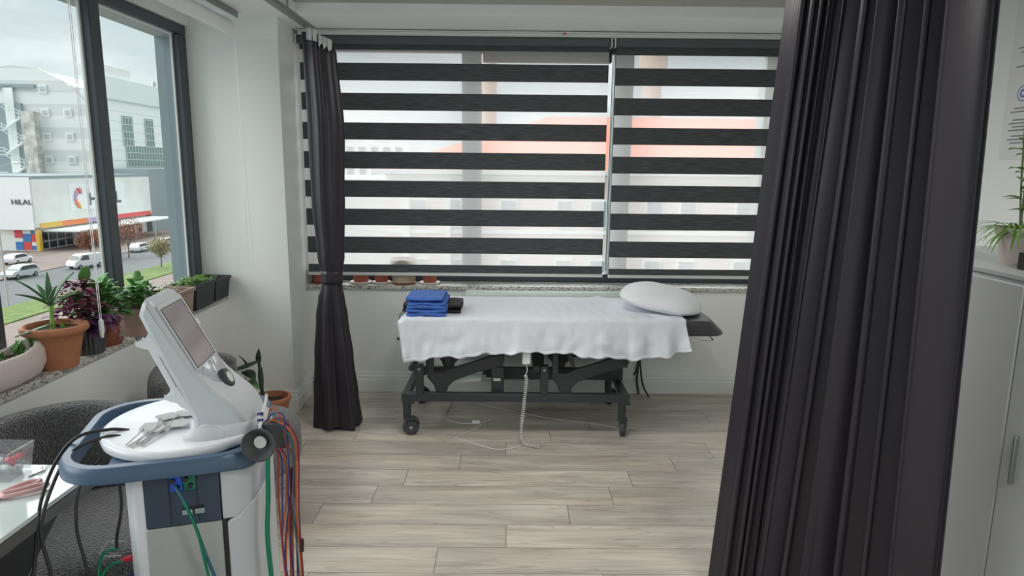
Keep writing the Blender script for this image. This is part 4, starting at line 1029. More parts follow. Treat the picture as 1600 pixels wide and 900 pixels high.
# holder bracket with colour leads at right
HB = V((-.585, 1.62, 0))
b = MB(); b.T = Matrix.Translation((-.622, 1.60, .912)) @ Matrix.Rotation(PI/2-.12, 4, 'X') @ Matrix.Rotation(.0, 4, 'Y')
b.lathe([(.018, -.03), (.030, -.012), (.042, .012), (.043, .018), (.040, .020), (.034, .012), (.022, -.002), (.005, -.004)], (0, 0, 0), 40); cup = b.build('suction_cup', M['rubber'], t, smooth='a')
b = MB(); b.T = Matrix.Translation((-.622, 1.60, .912)) @ Matrix.Rotation(PI/2-.12, 4, 'X'); b.lathe([(.001, .0), (.0155, .0), (.0155, .005), (.001, .006)], (0.001, .004, 0), 24); tag(b.build('cup_disc', M['pad'], cup, smooth='a'), 'cream contact disc')
b = MB(); b.box(-.70, -.62, 1.70, 1.73, .855, .872); b.box(-.64, -.575, 1.66, 1.69, .87, .945); b.box(-.645, -.62, 1.66, 1.73, .855, .90); b.build('lead_holder', M['rubber'], t, bevel=.010, seg=3)
b = MB()
cm = spline([(-.675, 1.80, .97), (-.655, 1.74, .975), (-.645, 1.68, .95), (-.640, 1.64, .925)], 6)
b.tube(cm, .004, 8); wv = b.build('lead_wire', M['white_c'], t, smooth=True)
b = MB()
for i in range(3): z = .928+.014*i; b.tube([(-.643-.003*i, 1.66+.010*i, z), (-.644-.003*i, 1.662+.010*i, z+.007)], .008, 10)
b.build('cable_ring', M['navy_c'], t, smooth='a')
random.seed(21)
cols = [('berry_c', 'crimson lead'), ('orange_c', 'orange lead'), ('teal_c', 'teal lead'), ('navy_c', 'dark blue lead'), ('orange_c', 'second orange lead'), ('red_c', 'red lead')]
for i, (cn, lb) in enumerate(cols):
    o = i*.004; x1 = -.545+.006*i; ra = .02+.006*(i % 3)
    if i < 4 or i == 4:
        xo = (-.548-.007*i) if i != 3 else -.575
        wire('lead_wire', [(-.625, 1.665, .935+o), (-.61, 1.66, .953+o*2-.01*(i % 2)), (-.58, 1.655, .955+o-.02*(i % 3)), (xo, 1.65, .91), (xo+.004, 1.65, .85), (xo-.002, 1.65, .7), (xo+.004*math.sin(i), 1.65, .55), (xo+.006, 1.65, .3), (xo-.01, 1.65, .25), (xo-.018, 1.65, .35), (xo-.014-.004*(i % 2), 1.655, .6), (-.56, 1.66, .83), (-.575, 1.665, .88)], .0022 if i != 1 else .0028, M[cn], lb)
for i, (cn, lb) in enumerate([('red_c', 'red lead hanging beside the cup'), ('navy_c', 'violet-blue lead'), ('orange_c', 'thin orange lead'), ('berry_c', 'thin crimson lead')]):
    xo = -.600+.008*i
    wire('lead_wire', [(-.61, 1.665, .89), (xo, 1.66, .84), (xo-.004+.003*i, 1.655, .75), (xo-.006+.008*math.sin(i*2+1), 1.65, .6), (xo+.008*math.sin(i+1), 1.65, .45), (xo-.002, 1.65, .3), (xo+.002, 1.65, .22)], .0021, M[cn], lb)
wire('lead_wire', [(-.615, 1.635, .90), (-.614, 1.62, .85), (-.616, 1.615, .76), (-.622, 1.61, .65), (-.617, 1.61, .5), (-.62, 1.61, .3), (-.62, 1.61, .2)], .0062, M['green_c'], 'thick green tube')
b = MB(); b.tube([(-.545, 1.65, .62), (-.547, 1.65, .585)], .005, 8); b.build('wire_clip', M['black'], t)
# black cables on the left
wire('power_cable', [(-1.02, 1.72, .895), (-1.06, 1.70, .905), (-1.12, 1.66, .90), (-1.155, 1.62, .85), (-1.165, 1.56, .76), (-1.155, 1.50, .62), (-1.165, 1.45, .50), (-1.175, 1.44, .35)], .0045, M['black'], 'black cable over the handle')
wire('power_cable', [(-1.02, 1.68, .895), (-1.05, 1.66, .90), (-1.10, 1.61, .885), (-1.13, 1.57, .82), (-1.140, 1.52, .72), (-1.115, 1.50, .62), (-1.100, 1.48, .55), (-1.095, 1.47, .48)], .0045, M['black'], 'second black cable, ending in a plug')
b = MB(); b.tube([(-1.095, 1.47, .52), (-1.095, 1.47, .44)], .013, 12); b.build('cable_plug', M['black'], t, smooth='a')
wire('power_cable', [(-1.04, 1.62, .86), (-1.075, 1.58, .80), (-1.08, 1.56, .70), (-1.06, 1.55, .60), (-1.05, 1.54, .50), (-1.05, 1.54, .3)], .004, M['black'], 'black cable beneath the handle')
wire('power_cable', [(-.99, 1.60, .85), (-.98, 1.59, .75), (-1.0, 1.59, .66), (-1.01, 1.60, .62)], .004, M['black'])
wire('lead_wire', [(-1.0, 1.63, .62), (-1.04, 1.62, .625), (-1.055, 1.60, .60), (-1.0, 1.60, .60)], .0025, M['grey_c'], 'grey lead loop')
wire('lead_wire', [(-.995, 1.60, .585), (-1.03, 1.59, .575), (-1.05, 1.57, .53), (-1.055, 1.56, .45), (-1.06, 1.56, .3)], .0042, M['green_c'], 'green lead at the side')
wire('lead_wire', [(-1.005, 1.60, .62), (-1.035, 1.59, .615), (-1.05, 1.58, .57), (-1.045, 1.57, .45), (-1.045, 1.57, .3)], .0042, M['green_c'], 'green lead at the side, upper one')
b = MB(); b.tube([(-1.0, 1.602, .586), (-.975, 1.605, .592)], [.006, .0085], 10); b.build('connector', M['redp'], t, smooth='a')
b = MB(); b.tube([(-1.01, 1.602, .525), (-.975, 1.605, .545)], [.010, .012], 12, flat=.5); b.build('connector', M['navy_c'], t, smooth='a')

# electrode pads on the tray
pads = [(-.135, .085, -.15, .0), (-.085, .115, .35, .0), (-.120, .050, .3, .004), (-.068, .070, -.1, .006), (-.105, .135, .5, .006), (-.062, .155, .05, .004)]
for i, (x, y, a, dz) in enumerate(pads):
    p = TM @ V((x-.03, y-.045, .9))
    tt = thing('electrode_pad', (p.x, p.y, .898), 'grey adhesive electrode pad with white lead in the pile on the machine tray', 'electrode pad', 'electrode pads on the tray')
    b = MB(); b.T = Matrix.Translation((p.x, p.y, .8985+dz)) @ Matrix.Rotation(a+an, 4, 'Z'); b.prism(rr(-.026, .026, -.026, .026, .010), 'z', 0, .0022); b.build('pad', M['pad'], tt, bevel=.0008)
    b = MB(); e = TM @ V((-.20+.008*i, -.085-.010*(i % 3), 0)); b.tube(spline([(p.x-.01, p.y-.02, .903+dz), ((p.x+e.x)/2, (p.y+e.y)/2+.008, .906), (e.x, e.y, .900)], 6), .0015, 6); b.build('lead', M['pinkgrey'], tt, smooth=True)

# ------------------------------------------------------------------ right cabinet, plant, notice
t = thing('white_cabinet', (1.8, 2.1, 0), 'tall white metal cabinet at the right edge beside the curtain', 'cabinet')
b = MB(); b.box(1.50, 2.22, 1.15, 2.7, .06, 1.29); b.build('body', M['cabinet'], t, bevel=.006)
b = MB(); b.box(1.53, 2.2, 1.2, 2.68, 0, .06); b.build('plinth', M['dark'], t)
b = MB(); b.box(1.492, 2.22, 1.14, 2.71, 1.29, 1.308); b.build('top', M['cabinet'], t, bevel=.004)
for y0, y1 in ((1.16, 1.893), (1.899, 2.69)):
    b = MB(); b.box(1.484, 1.50, y0, y1, .08, 1.28); d = b.build('door', M['cabinet'], t, bevel=.004)
    b = MB(); b.box(1.470, 1.484, y1-.06 if y0 < 1.5 else y0+.72, (y1-.05) if y0 < 1.5 else y0+.73, .7, .85); b.build('handle', M['alu'], d, bevel=.003)
t = thing('leafy_plant', (1.78, 2.16, 1.308), 'upright green plant with grassy leaves on top of the white cabinet', 'potted plant')
b = MB(); b.lathe(potprof(.065, .05, .12), (1.655, 2.16, 1.308), 28); b.build('pot', M['oval'], t, smooth='a')
b = MB(); b.box(1.57, 1.78, 2.02, 2.05, 1.308, 1.36); b.build('tray', M['black'], t)
b = MB(); b2 = MB(); random.seed(31)
base = V((1.64, 2.15, 1.41))
for (dx, dy, h) in ((-.03, .0, .32), (.02, .02, .30), (.03, -.02, .2)):
    q = [base, base+V((dx*.6, dy, h*.5)), base+V((dx, dy, h))]; b2.tube(spline(q, 6), .003, 6)
    for k in range(9):
        f = .25+.75*k/8; a = k*2.4; p = base+V((dx*f, dy*f, h*f)); leaf(b, p, (math.cos(a), math.sin(a), .35), .055, .018, .7, .25, 6)
for i in range(60):
    a = random.uniform(0, 6.28); leaf(b, base+V((0, 0, -.01)), (math.cos(a)*.8, math.sin(a)*.8, random.uniform(.3, 1)), random.uniform(.12, .2), .0045, random.uniform(1.4, 2.6), .3, 8, tip=.5)
b.build('foliage', M['leafl'], t, smooth=True); b2.build('stem', M['stem'], t, smooth=True)
t = thing('wall_notice', (XR-.003, 2.9, 1.6), 'paper notice with a round blue stamp on the right wall', 'notice')
b = MB(); b.box(XR-.004, XR-.001, 2.55, 3.14, 1.66, 2.4); b.build('paper_sheet', M['paper'], t)
b = MB(); b.T = Matrix.Translation((XR-.005, 3.04, 1.945)) @ Matrix.Rotation(PI/2, 4, 'Y')
for r0, r1 in ((.030, .034), (.010, .018)): b.lathe([(r0, 0), (r1, 0), (r1, .001), (r0, .001)], (0, 0, 0), 32, closed=False)
b.build('round_stamp', M['inkblue'], t)
b = MB()
for i, z in enumerate((2.3, 2.28, 2.14, 2.12, 2.06, 1.88, 1.865, 1.83, 1.815, 1.80, 1.785, 1.76, 1.745, 1.73)): b.box(XR-.0055, XR-.004, 2.60+.02*(i % 3), 3.10-.02*(i % 2), z, z+.005)
b.build('printed_lines', M['ink'], t)

# unseen ceiling lamps added as indoor fill light, out of frame
for i, (x, y, lb, en) in enumerate(((.15, 2.75, 'square white fill lamp added on the ceiling in front of the treatment bed', 17), (1.25, .1, 'square white fill lamp added on the ceiling over the main room', 30))):
    t = thing('fill_lamp', (x, y, 2.547), lb, 'lamp')
    b = MB(); b.box(x-.3, x+.3, y-.3, y+.3, 2.515, 2.547); b.build('housing', M['whitep'], t)
    l = bpy.data.lights.new('lamp', 'AREA'); l.size = .56; l.energy = en; l.color = (1, .97, .93)
    o = bpy.data.objects.new('fill_light', l); C.objects.link(o); o.location = (0, 0, -.036); o.parent = t

# ------------------------------------------------------------------ outdoors (left): scaled about the eye
K = 1.45; EYE = V((0, 0, 1.6))
def E(x, y, z): return EYE+(V((x, y, z))-EYE)*K
GZ = E(0, 0, -8.4).z
def strip(name, x0, x1, m, z=0, y0=5, y1=230, lab=None):
    b = MB(); a = E(x0, 0, 0).x; c = E(x1, 0, 0).x; b.box(min(a, c), max(a, c), y0, y1, GZ+z-.3, GZ+z)
    o = b.build(name, m); o['kind'] = 'structure'; return o
strip('ground_pavement', -75, -44, M['pave'], .10); strip('ground_road', -44, -35.2, M['asphalt'], 0); strip('ground_verge', -35.2, -31.6, M['grass'], .14)
strip('ground_path', -31.6, -27, M['pave'], .02); strip('ground_service_road', -27, -8, M['asphalt'], 0)
X0 = -53.94
# mall block
t = thing('shopping_mall', E(-57, 88, -8.4), 'low pale shopping block with signs and canopy across the road', 'building')
def EB(b, x0, x1, y0, y1, z0, z1):
    p = E(x0, y0, z0); q = E(x1, y1, z1); b.box(min(p.x, q.x), max(p.x, q.x), min(p.y, q.y), max(p.y, q.y), min(p.z, q.z), max(p.z, q.z)); return b
b = MB(); EB(b, -75, X0, 77, 101.9, -5.6, -.15); b.build('upper_facade', M['bcream'], t)
b = MB(); EB(b, -75, X0-.15, 77.0, 102, -.18, .25); b.build('parapet', M['bdark'], t)
b = MB(); EB(b, -75, -54.6, 77.6, 101.5, -8.4, -5.6); b.build('ground_floor', M['bcream'], t)
b = MB(); EB(b, -54.62, -54.5, 78.6, 84, -8.2, -6.1); EB(b, -54.62, -54.5, 85, 100, -8.2, -6.1); b.build('shopfront', M['carg'], t)
b = MB()
for y in (79.5, 81, 82.5, 84, 86, 90, 94, 98): EB(b, -54.5, -54.45, y-.06, y+.06, -8.4, -6)
EB(b, -54.5, -54.45, 78.6, 100, -7.4, -7.3); b.build('shopfront_bars', M['bwhite'], t)
b = MB(); EB(b, X0-.1, -49.8, 78, 101.4, -6.15, -5.98); b.build('canopy', M['bwhite'], t)
b = MB()
for y in (80, 85, 90, 95, 100): EB(b, -50.0, -49.9, y-.05, y+.05, -8.4, -6.1)
b.build('canopy_post', M['bwhite'], t)
for y0, y1, m, lb in ((77.5, 81.3, 'yellow', 'yellow'), (81.3, 86.2, 'orange', 'orange'), (86.2, 91, 'lilac', 'lilac'), (92, 101.6, 'signred', 'red')):
    b = MB(); EB(b, X0, X0+.06, y0, y1, -5.75, -5.15); tag(b.build('fascia_sign', M[m], t), lb+' fascia sign')
b = MB(); EB(b, -58.6, -54.2, 76.9, 77.0, -5.85, .08); sgn = b.build('white_sign_panel', M['sign'], t)
b = MB(); EB(b, -54.1, -53.7, 76.8, 77.3, -8.3, -5.9); b.build('yellow_pillar', M['yellow'], t)
i = 0
for r in range(5):
    for c_ in range(3):
        b = MB(); EB(b, -57.0+c_*.95, -56.1+c_*.95, 77.5, 77.6, -8.2+r*.46, -7.78+r*.46); b.build('shop_tile_sign', M[('signblue', 'signred', 'signblue', 'signred', 'bwhite')[(r*2+c_) % 5]], t)
b = MB(); b.add([E(-51.5, 82.0, -6.2), E(-50.4, 85.6, -6.2), E(-50.8, 85.4, -7.9), E(-51.6, 83.4, -7.9)], [(0, 1, 2, 3)]); b.build('orange_banner', M['orange'], t, solid=.03)
def text(s, size, m, Mx, parent, name='lettering', bold=.012):
    cu = bpy.data.curves.new(name, 'FONT'); cu.body = s; cu.size = size; cu.extrude = .03; cu.offset = bold*size; cu.align_x = 'CENTER'; cu.align_y = 'CENTER'
    o = bpy.data.objects.new(name, cu); C.objects.link(o); bpy.context.view_layer.update()
    me = bpy.data.meshes.new_from_object(o.evaluated_get(bpy.context.evaluated_depsgraph_get())); bpy.data.objects.remove(o)
    me.transform(Matrix.Translation(-wl(parent)) @ Mx); me.materials.clear(); me.materials.append(m)
    o = bpy.data.objects.new(name, me); C.objects.link(o); o.parent = parent; return o
text('HiLAL', 1.15, M['signink'], Matrix.Translation(E(-55.3, 76.85, -2.72)) @ Matrix.Diagonal((1.15, 1, 1, 1)) @ Matrix.Rotation(PI/2, 4, 'X'), t)
# swirl logo and big lettering on the long facade
b = MB(); EB(b, X0, X0+.05, 83.2, 95.2, -4.05, -.85); b.build('logo_board', M['sign'], t)
text('HiLAL', 3.0, M['signink'], Matrix.Translation(E(X0+.08, 90.4, -2.85)) @ Matrix.Rotation(PI/2, 4, 'Z') @ Matrix.Rotation(PI/2, 4, 'X') @ Matrix.Diagonal((1.35, 1, 1, 1)), t, bold=.03)
for i in range(8):
    a = math.radians(60+i*26); b = MB(); c0 = E(X0+.1, 85.2, -2.6)
    r0, r1 = .85, 1.95; pts = []
    for s_ in (0, .25, .5, .75, 1):
        r = (r0+(r1-r0)*s_); aa = a+.5*s_; pts.append(V((c0.x, c0.y+math.cos(aa)*r, c0.z+math.sin(aa)*r)))
    b.tube(spline(pts, 4), [.08+.26*math.sin(PI*j/16) for j in range(17)], 8, flat=1)
    b.v = [V((c0.x+(v.x-c0.x)*.15, v.y, v.z)) for v in b.v]
    o = b.build('logo_petal', M[('pinkp', 'signred', 'pinkp', 'lilac', 'lilac', 'orange', 'orange', 'yellow')[i]], t, smooth=True)
# grey hall behind with curved roof
t = thing('exhibition_hall', E(-72, 116, -8.4), 'tall pale hall with arched roof, fire stairs and green windows', 'building')
arc = [(-96, 10.5), (-90, 13.5), (-84, 15.2), (-75.3, 16.2), (-71.2, 15.75), (-67.5, 13.9), (-65.8, 12.3), (-62.6, 8.2), (-61.95, 6), (-61.95, -8.4), (-96, -8.4)]
b = MB(); b.prism([(E(x, 0, 0).x, E(0, 0, z).z) for x, z in arc], 'y', E(0, 105.8, 0).y, E(0, 106.2, 0).y); b.build('end_wall', M['bend'], t)
b = MB(); arc2 = [(-96, 10), (-75.3, 15.9), (-71.2, 15.4), (-67.5, 13.6), (-63.2, 12.6), (-61.94, 11.7), (-61.94, -8.4), (-96, -8.4)]
b.prism([(E(x, 0, 0).x, E(0, 0, z).z) for x, z in arc2], 'y', E(0, 106.2, 0).y, E(0, 128, 0).y); b.build('hall_body', M['bpanels'], t)
b = MB(); EB(b, -63.0, -61.6, 106.2, 128, 11.6, 14.9); b.build('roof_edge', M['bwhite'], t)
b = MB(); EB(b, -66, -62.2, 106.5, 114.5, 14.8, 16.6); b.build('rooftop_unit', M['bcream'], t)
b = MB(); p = E(-61.9, 121.2, 15.4); b.ell(p, (.5, .5, .8)); b.tube([p-V((0, 0, 1.4)), p], .2, 8); b.build('roof_vent', M['bgrey'], t, smooth='a')
for y0, y1, z0, z1 in ((110.4, 113.4, 4.6, 9.3), (117.2, 119.9, 4.6, 9.3), (110.9, 124, 1.3, 4.6)):
    b = MB(); EB(b, -61.94, -61.85, y0, y1, z0, z1); wn = b.build('window', M['bgreen'], t)
    b = MB(); y = y0
    while y < y1: EB(b, -61.85, -61.8, y-.04, y+.04, z0, z1); y += .85
    z = z0
    while z <= z1+.1: EB(b, -61.85, -61.8, y0, y1, z-.04, z+.04); z += 1.12
    b.build('glazing_bar', M['bwhite'], wn)
for x, z in ((-70.85, 12.76), (-70.85, 9.28), (-67.45, 9.3), (-70.9, 5.67), (-67.5, 5.69), (-70.95, 2.2), (-67.5, 2.22)):
    b = MB(); EB(b, x-.62, x+.62, 105.6, 105.8, z-.62, z+.62); wn = b.build('window', M['bwhite'], t)
    b = MB(); EB(b, x-.36, x+.36, 105.55, 105.6, z-.36, z+.36); b.build('pane', M['bgrey'], wn)
b = MB(); EB(b, -73.9, -71.9, 104.6, 105.8, -.5, 9.4); b.build('service_duct', M['rust'], t)
b = MB(); EB(b, -79, -71.9, 105.3, 105.8, 12.9, 13.4); EB(b, -79, -74.2, 105.4, 105.79, -.5, 10.6); b.build('stair_recess', M['bdark'], t)
b = MB(); EB(b, -76.6, -75.2, 105.3, 105.5, 0, 13); b.build('stair_back_panel', M['bcream'], t)
for k in range(4):
    z = 10.2-k*3.65; b = MB()
    p = E(-79.5, 104.6, z); q = E(-76.9, 104.6, z); r = E(-74.2, 104.6, z-1.8)
    for dz in (0, 1.1, 2.0):
        d = V((0, 0, dz*.75)); b.tube([p+d, q+d, r+d, E(-73.9, 104.6, z-1.8)+d], .09, 5)
    b.tube([E(-76.9, 105, z-3.6), E(-74.2, 105, z-1.8)], .28, 5)
    for xx in (-78.6, -76.9, -75.5, -74.1): zz = z if xx <= -76.9 else z-1.8*((xx+76.9)/2.7); b.tube([E(xx, 104.6, zz), E(xx, 104.6, zz)+V((0, 0, 1.6))], .07, 5)
    b.build('stair_flight', M['bwhite'], t)
# dark blue-grey neighbour block
b = MB(); EB(b, -60, X0-.2, 102.2, 125, -8.4, 1.0)
tag(b.build('grey_block', M['bdark']), 'plain blue-grey block right of the shopping mall', 'building')

# cars
def car(c, L, W, H, rz, m, label, van=False, name='car'):
    t = thing(name, c, label, 'van' if van else 'car')
    Mx = Matrix.Translation(V(c)) @ Matrix.Rotation(rz, 4, 'Z')
    P = ([(-.5, .28), (-.5, .55), (-.46, .92), (-.40, 1.0), (.22, 1.0), (.30, .88), (.40, .62), (.48, .54), (.5, .40), (.5, .2), (-.48, .18)] if van else
         [(-.5, .30), (-.5, .58), (-.47, .70), (-.40, .93), (-.30, 1.0), (.06, 1.0), (.14, .93), (.27, .66), (.44, .58), (.5, .46), (.5, .22), (-.48, .20)])
    def body(P, w0, w1, zs, mname, mt, par=t):
        b = MB(); b.T = Mx; n = len(P); vs = []
        for y, s in ((-w0, 1), (-w1, 1), (w1, 1), (w0, 1)):
            for x, z in P:
                ny = y*(1-.16*max(0, (z-.6)/.4)); vs.append((x*L, ny*W/2, z*H))
        fs = [tuple(range(n))[::-1], tuple(range(3*n, 4*n))]
        for k in range(3): fs += [(k*n+i, k*n+(i+1) % n, (k+1)*n+(i+1) % n, (k+1)*n+i) for i in range(n)]
        b.add(vs, fs); return b.build(mname, mt, par, bevel=.06, seg=2)
    body(P, 1, .9, H, 'body', m)
    b = MB(); b.T = Mx
    sw = [(-.43, .66), (-.37, .93), (-.30, .96), (.05, .96), (.12, .90), (.23, .66)] if not van else [(.02, .60), (.02, .92), (.20, .92), (.32, .62)]
    for s in (-1, 1):
        n = len(sw); vs = [(x*L, s*(W/2*(1-.16*max(0, (z-.6)/.4))+.012), z*H) for x, z in sw]; b.add(vs, [tuple(range(n))])
    ws = [(.135, .91), (.255, .67)] if not van else [(.29, .90), (.395, .64)]
    b.add([(ws[0][0]*L+.03, -W*.38, ws[0][1]*H), (ws[0][0]*L+.03, W*.38, ws[0][1]*H), (ws[1][0]*L+.03, W*.43, ws[1][1]*H+.02), (ws[1][0]*L+.03, -W*.43, ws[1][1]*H+.02)], [(0, 1, 2, 3)])
    b.build('window', M['carg'], t)
    for x in (-.32, .33):
        for s in (-1, 1):
            b = MB(); b.T = Mx @ Matrix.Translation((x*L, s*(W/2-.1), .33)) @ Matrix.Rotation(PI/2, 4, 'X'); b.lathe([(.2, -.12), (.31, -.12), (.33, -.08), (.33, .08), (.31, .12), (.2, .12)], (0, 0, 0), 24); wo = b.build('wheel', M['tyre'], t, smooth='a')
            b = MB(); b.T = Mx @ Matrix.Translation((x*L, s*(W/2-.1), .33)) @ Matrix.Rotation(PI/2, 4, 'X'); b.lathe([(.02, -.125), (.2, -.125), (.2, .125), (.02, .125)], (0, 0, 0), 20); b.build('rim', M['rim'], wo, smooth='a')
    return t
p = E(-43.5, 59.3, -8.4); car((p.x, p.y, GZ), 4.4, 1.85, 1.65, -PI/2-.10, M['cars'], 'silver sport utility car driving on the road, seen from the window')
p = E(-49.6, 67.5, -8.4); car((p.x, p.y, GZ+.1), 4.2, 1.75, 1.5, PI/2+.05, M['carw'], 'white hatchback parked by the far pavement behind the silver car')
p = E(-41.6, 65.6, -8.4); car((p.x, p.y, GZ), 4.6, 1.9, 2.0, -PI/2-.35, M['carw'], 'white van on the road beside the window post', True, 'van')
p = E(-43.2, 78.6, -8.4); car((p.x, p.y, GZ), 4.4, 1.8, 1.5, PI/2, M['carw'], 'white car on the road seen between the trees')
p = E(-43.2, 84.5, -8.4); car((p.x, p.y, GZ), 4.2, 1.8, 1.5, PI/2, M['cars'], 'silver car at the right edge of the left window view')
# trees
def tree(x, y, h, r, m, label, seed):
    p = E(x, y, -8.4); p.z = GZ; t = thing('street_tree', p, label, 'tree'); random.seed(seed)
    b = MB(); b.tube(spline([p, p+V((.05, 0, h*.3)), p+V((-.05, 0, h*.6)), p+V((0, .1, h*.85))], 4), [.11-.006*i for i in range(13)], 8)
    for k in range(7):
        a = k*.9; s0 = p+V((0, 0, h*(.35+.05*k))); b.tube([s0, s0+V((math.cos(a)*r*.5, math.sin(a)*r*.5, h*.18))], .04, 5)
    b.build('trunk', M['bark'], t, smooth=True)
    b = MB()
    for i in range(1500):
        d = V((random.gauss(0, 1), random.gauss(0, 1), random.gauss(0, 1))).normalized()*random.random()**.45
        q = p+V((d.x*r, d.y*r, h*.68+d.z*h*.34)); q += V((wr(q.x, q.y, q.z, .8),)*3)*.5
        leaf(b, q, (random.gauss(0, 1), random.gauss(0, 1), random.gauss(0, 1)), random.uniform(.18, .34), .09, .3, .2, 2)
    b.build('foliage', m, t)
tree(-44.8, 71.6, 4.6, 1.7, M['leafred'], 'reddish street tree just left of the window post', 1)
tree(-41.5, 73.0, 6.0, 3.0, M['leafred'], 'broad reddish brown street tree right of the window post', 2)
tree(-34.4, 66.0, 4.3, 1.5, M['leafolive'], 'young olive green tree on the grass verge', 3)
p = E(-35.3, 46.6, -8.4)
t = thing('street_lamp', (p.x, p.y, GZ), 'grey street lamp post at the left edge of the window view', 'street lamp')
b = MB(); b.tube([(p.x, p.y, GZ), (p.x, p.y, 0.6)], [.11, .07], 12); b.build('pole', M['bgrey'], t, smooth='a')
b = MB(); q = V((p.x, p.y, .6)); b.tube(spline([q, q+V((.2, .1, .5)), q+V((1.6, .5, 1.0))], 6), .035, 8); b.build('arm', M['bgrey'], t, smooth='a')
b = MB(); b.ell(q+V((2.0, .6, 1.05)), (.45, .16, .10)); b.build('lamp_head', M['sign'], t, smooth=True)

# ------------------------------------------------------------------ outdoors (back): red-roofed building
strip2 = MB(); strip2.box(-25, 60, 6, 160, GZ-.3, GZ); struct('ground_yard', strip2, M['pave'])
t = thing('red_roofed_building', (8, 44, GZ), 'long pale building with a red tiled roof behind the striped blinds', 'building')
b = MB(); b.box(-6.9, 34, 38, 54, GZ, 1.45); b.build('wall', M['pinkwall'], t)
b = MB(); b.box(-6.95, 34.05, 37.9, 38, -1.2+.1, -.05+.05) if False else None
rz = 5.0
b = MB(); b.add([(-7.5, 37.4, 1.5), (35, 37.4, 1.5), (35, 55, 1.5), (-7.5, 55, 1.5), (2.6, 46, rz), (26, 46, rz)], [(0, 1, 5, 4), (2, 3, 4, 5), (0, 4, 3), (1, 2, 5), (3, 2, 1, 0)]); b.build('roof', M['tiles'], t)
b = MB(); b.box(-7.5, 35, 37.3, 37.45, 1.25, 1.5); b.build('gutter', M['paleblue'], t)
b = MB(); b.box(-6.9, 34, 37.92, 38, -2.05, -1.85); b.box(-6.9, 34, 37.92, 38, .9, 1.2); b.box(-6.9, 34, 37.92, 38, -5.6, -5.4); b.build('cornice', M['bwhite'], t)
for r, (z0, z1) in enumerate(((-1.7, -.1), (-5.0, -3.45), (-8.6, -7.0))):
    x = -5.6
    while x < 20:
        b = MB(); b.box(x, x+1.0, 37.9, 38.0, z0, z1); wn = b.build('window', M['bwhite'], t)
        b = MB(); b.box(x+.1, x+.46, 37.85, 37.9, z0+.1, z1-.1); b.box(x+.54, x+.9, 37.85, 37.9, z0+.1, z1-.1); b.build('pane', M['bdark'], wn)
        x += 2.55 if (int(x*10) % 2) else 1.3
        x += .6
b = MB(); b.box(-6.0, -5.6, 37.8, 38, GZ, 1.3); b.box(-3.6, -3.3, 37.8, 38, GZ, 1.3); b.build('pilaster', M['bwhite'], t)
b = MB(); b.box(7.0, 7.5, 46, 46.4, rz-.2, rz+.45); b.build('chimney', M['stone'], t)
b = MB(); b.box(-14.5, -7.3, 41, 60, GZ, .9); tag(b.build('low_building', M['paleblue']), 'low pale grey building left of the red-roofed one', 'building')
t = thing('distant_apartments', (-18, 90, GZ), 'distant pale apartment blocks on the horizon beyond the blinds', 'building')
b = MB(); b.box(-32, -13.2, 90, 100, GZ, 4.7); b.build('wall', M['sign'], t)
b = MB(); b.box(-24, -21, 91, 99, 4.7, 5.6); b.box(-18, -16.5, 91, 95, 4.7, 7.2) ; b.build('roof_structure', M['bgrey'], t)
for z in (3.0, .6):
    for i in range(11):
        b = MB(); b.box(-31+i*1.6, -30.2+i*1.6, 89.9, 90, z, z+1.2); b.build('window', M['bdark'], t)
# minarets
def minaret(x, y, r, zt, label, balc):
    t = thing('minaret', (x, y, GZ), label, 'tower')
    b = MB(); b.lathe([(r, 0), (r, balc-1.2-GZ)], (x, y, GZ), 24); b.build('shaft', M['stone'], t, smooth='a')
    b = MB(); b.lathe([(r, -1.2), (r*1.4, -.6), (r*1.5, 0), (r*1.5, 1.1), (r*1.35, 1.1), (r*1.3, .1), (r*.9, .1)], (x, y, balc), 24)
    b.build('balcony', M['stone'], t, smooth='a')
    b = MB(); b.lathe([(r*.72, 0), (r*.72, zt-balc-5), (r*.9, zt-balc-5), (.05, zt-balc)], (x, y, balc), 24); b.build('upper_shaft', M['stone'], t, smooth='a')
minaret(14.25, 70, .95, 25, 'sandstone minaret with a round balcony behind the right blind', 11.8)
minaret(-1.9, 60, .72, 30, 'pale sandstone minaret shaft beside the middle window mullion', 16.5)

# ------------------------------------------------------------------ world & lights
wd = bpy.data.worlds.new('overcast_sky'); scene.world = wd; wd.use_nodes = True; n = wd.node_tree; bg = n.nodes['Background']
tc = N(n, 'ShaderNodeTexCoord'); mp = N(n, 'ShaderNodeMapping'); mp.inputs['Scale'].default_value = (1, 1, 2.6); n.links.new(tc.outputs['Generated'], mp.inputs[0])
nz = N(n, 'ShaderNodeTexNoise'); nz.inputs['Scale'].default_value = 3.2; nz.inputs['Detail'].default_value = 6; nz.inputs['Roughness'].default_value = .55; n.links.new(mp.outputs[0], nz.inputs['Vector'])
cr = N(n, 'ShaderNodeValToRGB'); e = cr.color_ramp.elements; e[0].position = .33; e[0].color = (.58, .70, .76, 1); e[1].position = .66; e[1].color = (.90, .96, .98, 1)
q = cr.color_ramp.elements.new(.48); q.color = (.68, .75, .78, 1)
n.links.new(nz.outputs[0], cr.inputs[0]); n.links.new(cr.outputs[0], bg.inputs[0]); bg.inputs[1].default_value = 1.0
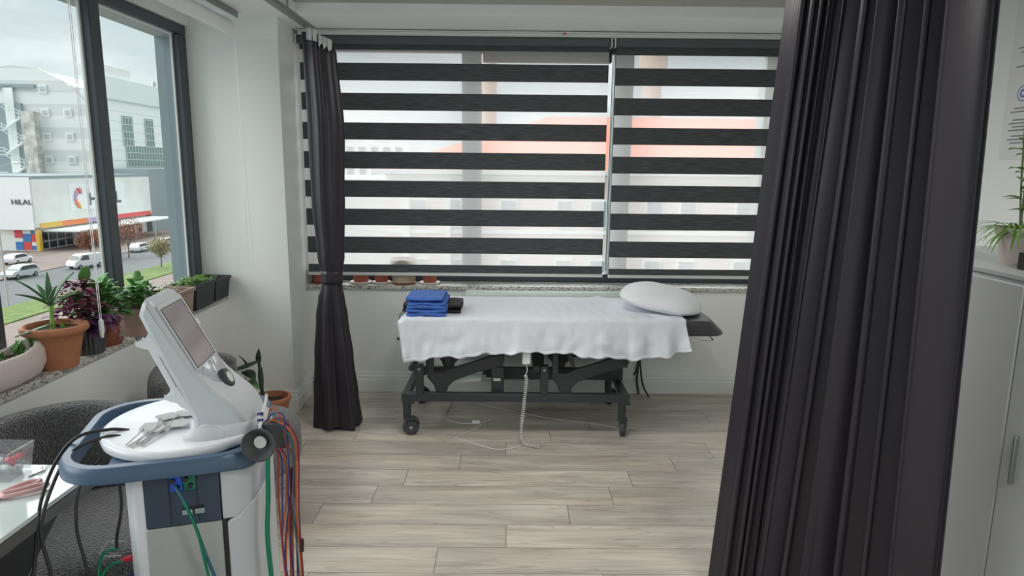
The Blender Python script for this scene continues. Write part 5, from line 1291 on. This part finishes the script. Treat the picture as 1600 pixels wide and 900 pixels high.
for nm, en, ang, d in (('sky_fill_sun', 3.6, 62, (-.84, -.16, .52)), ('sky_fill_sun', 4.0, 64, (-.10, .80, .60))):  # wide soft suns added to boost the overcast daylight through the windows
    s = bpy.data.lights.new(nm, 'SUN'); s.energy = en; s.angle = math.radians(ang); s.color = (1, .985, .965)
    so = bpy.data.objects.new(nm, s); C.objects.link(so); so.rotation_euler = V(d).to_track_quat('Z', 'Y').to_euler()
for nm, loc, sz, szy, rot in (('window_portal', (-2.2, .5, 1.62), 8.2, 1.7, (0, -PI/2, 0)), ('window_portal', (.4, 4.95, 1.6), 3.6, 1.7, (-PI/2, 0, 0))):
    l = bpy.data.lights.new(nm, 'AREA'); l.shape = 'RECTANGLE'; l.size = sz if nm != 'x' else sz; l.size_y = szy; l.cycles.is_portal = True
    o = bpy.data.objects.new(nm, l); C.objects.link(o); o.location = loc
    if loc[0] < -2: l.size = szy; l.size_y = sz
    o.rotation_euler = rot

# ------------------------------------------------------------------ camera
f = 1050.; p_ = math.atan(187/1050); r_ = .0096; yw = .005
Fw = V((math.sin(yw)*math.cos(p_), math.cos(yw)*math.cos(p_), -math.sin(p_))); R0 = V((math.cos(yw), -math.sin(yw), 0)); U0 = R0.cross(Fw)
Rt = math.cos(r_)*R0+math.sin(r_)*U0; Up = -math.sin(r_)*R0+math.cos(r_)*U0
cd = bpy.data.cameras.new('camera'); cam = bpy.data.objects.new('camera', cd); C.objects.link(cam)
cd.sensor_width = 36; cd.lens = f/1600*36; cd.clip_start = .05; cd.clip_end = 1000
Mt = Matrix((Rt, Up, -Fw)).transposed().to_4x4(); Mt.translation = EYE; cam.matrix_world = Mt
scene.camera = cam
scene.view_settings.view_transform = 'Standard'; scene.view_settings.look = 'None'; scene.view_settings.gamma = 1; scene.view_settings.exposure = .12
scene.view_settings.use_curve_mapping = False
scene.cycles.use_denoising = True; scene.cycles.max_bounces = 10; scene.cycles.diffuse_bounces = 6; scene.cycles.transparent_max_bounces = 16
scene.cycles.sample_clamp_indirect = 6
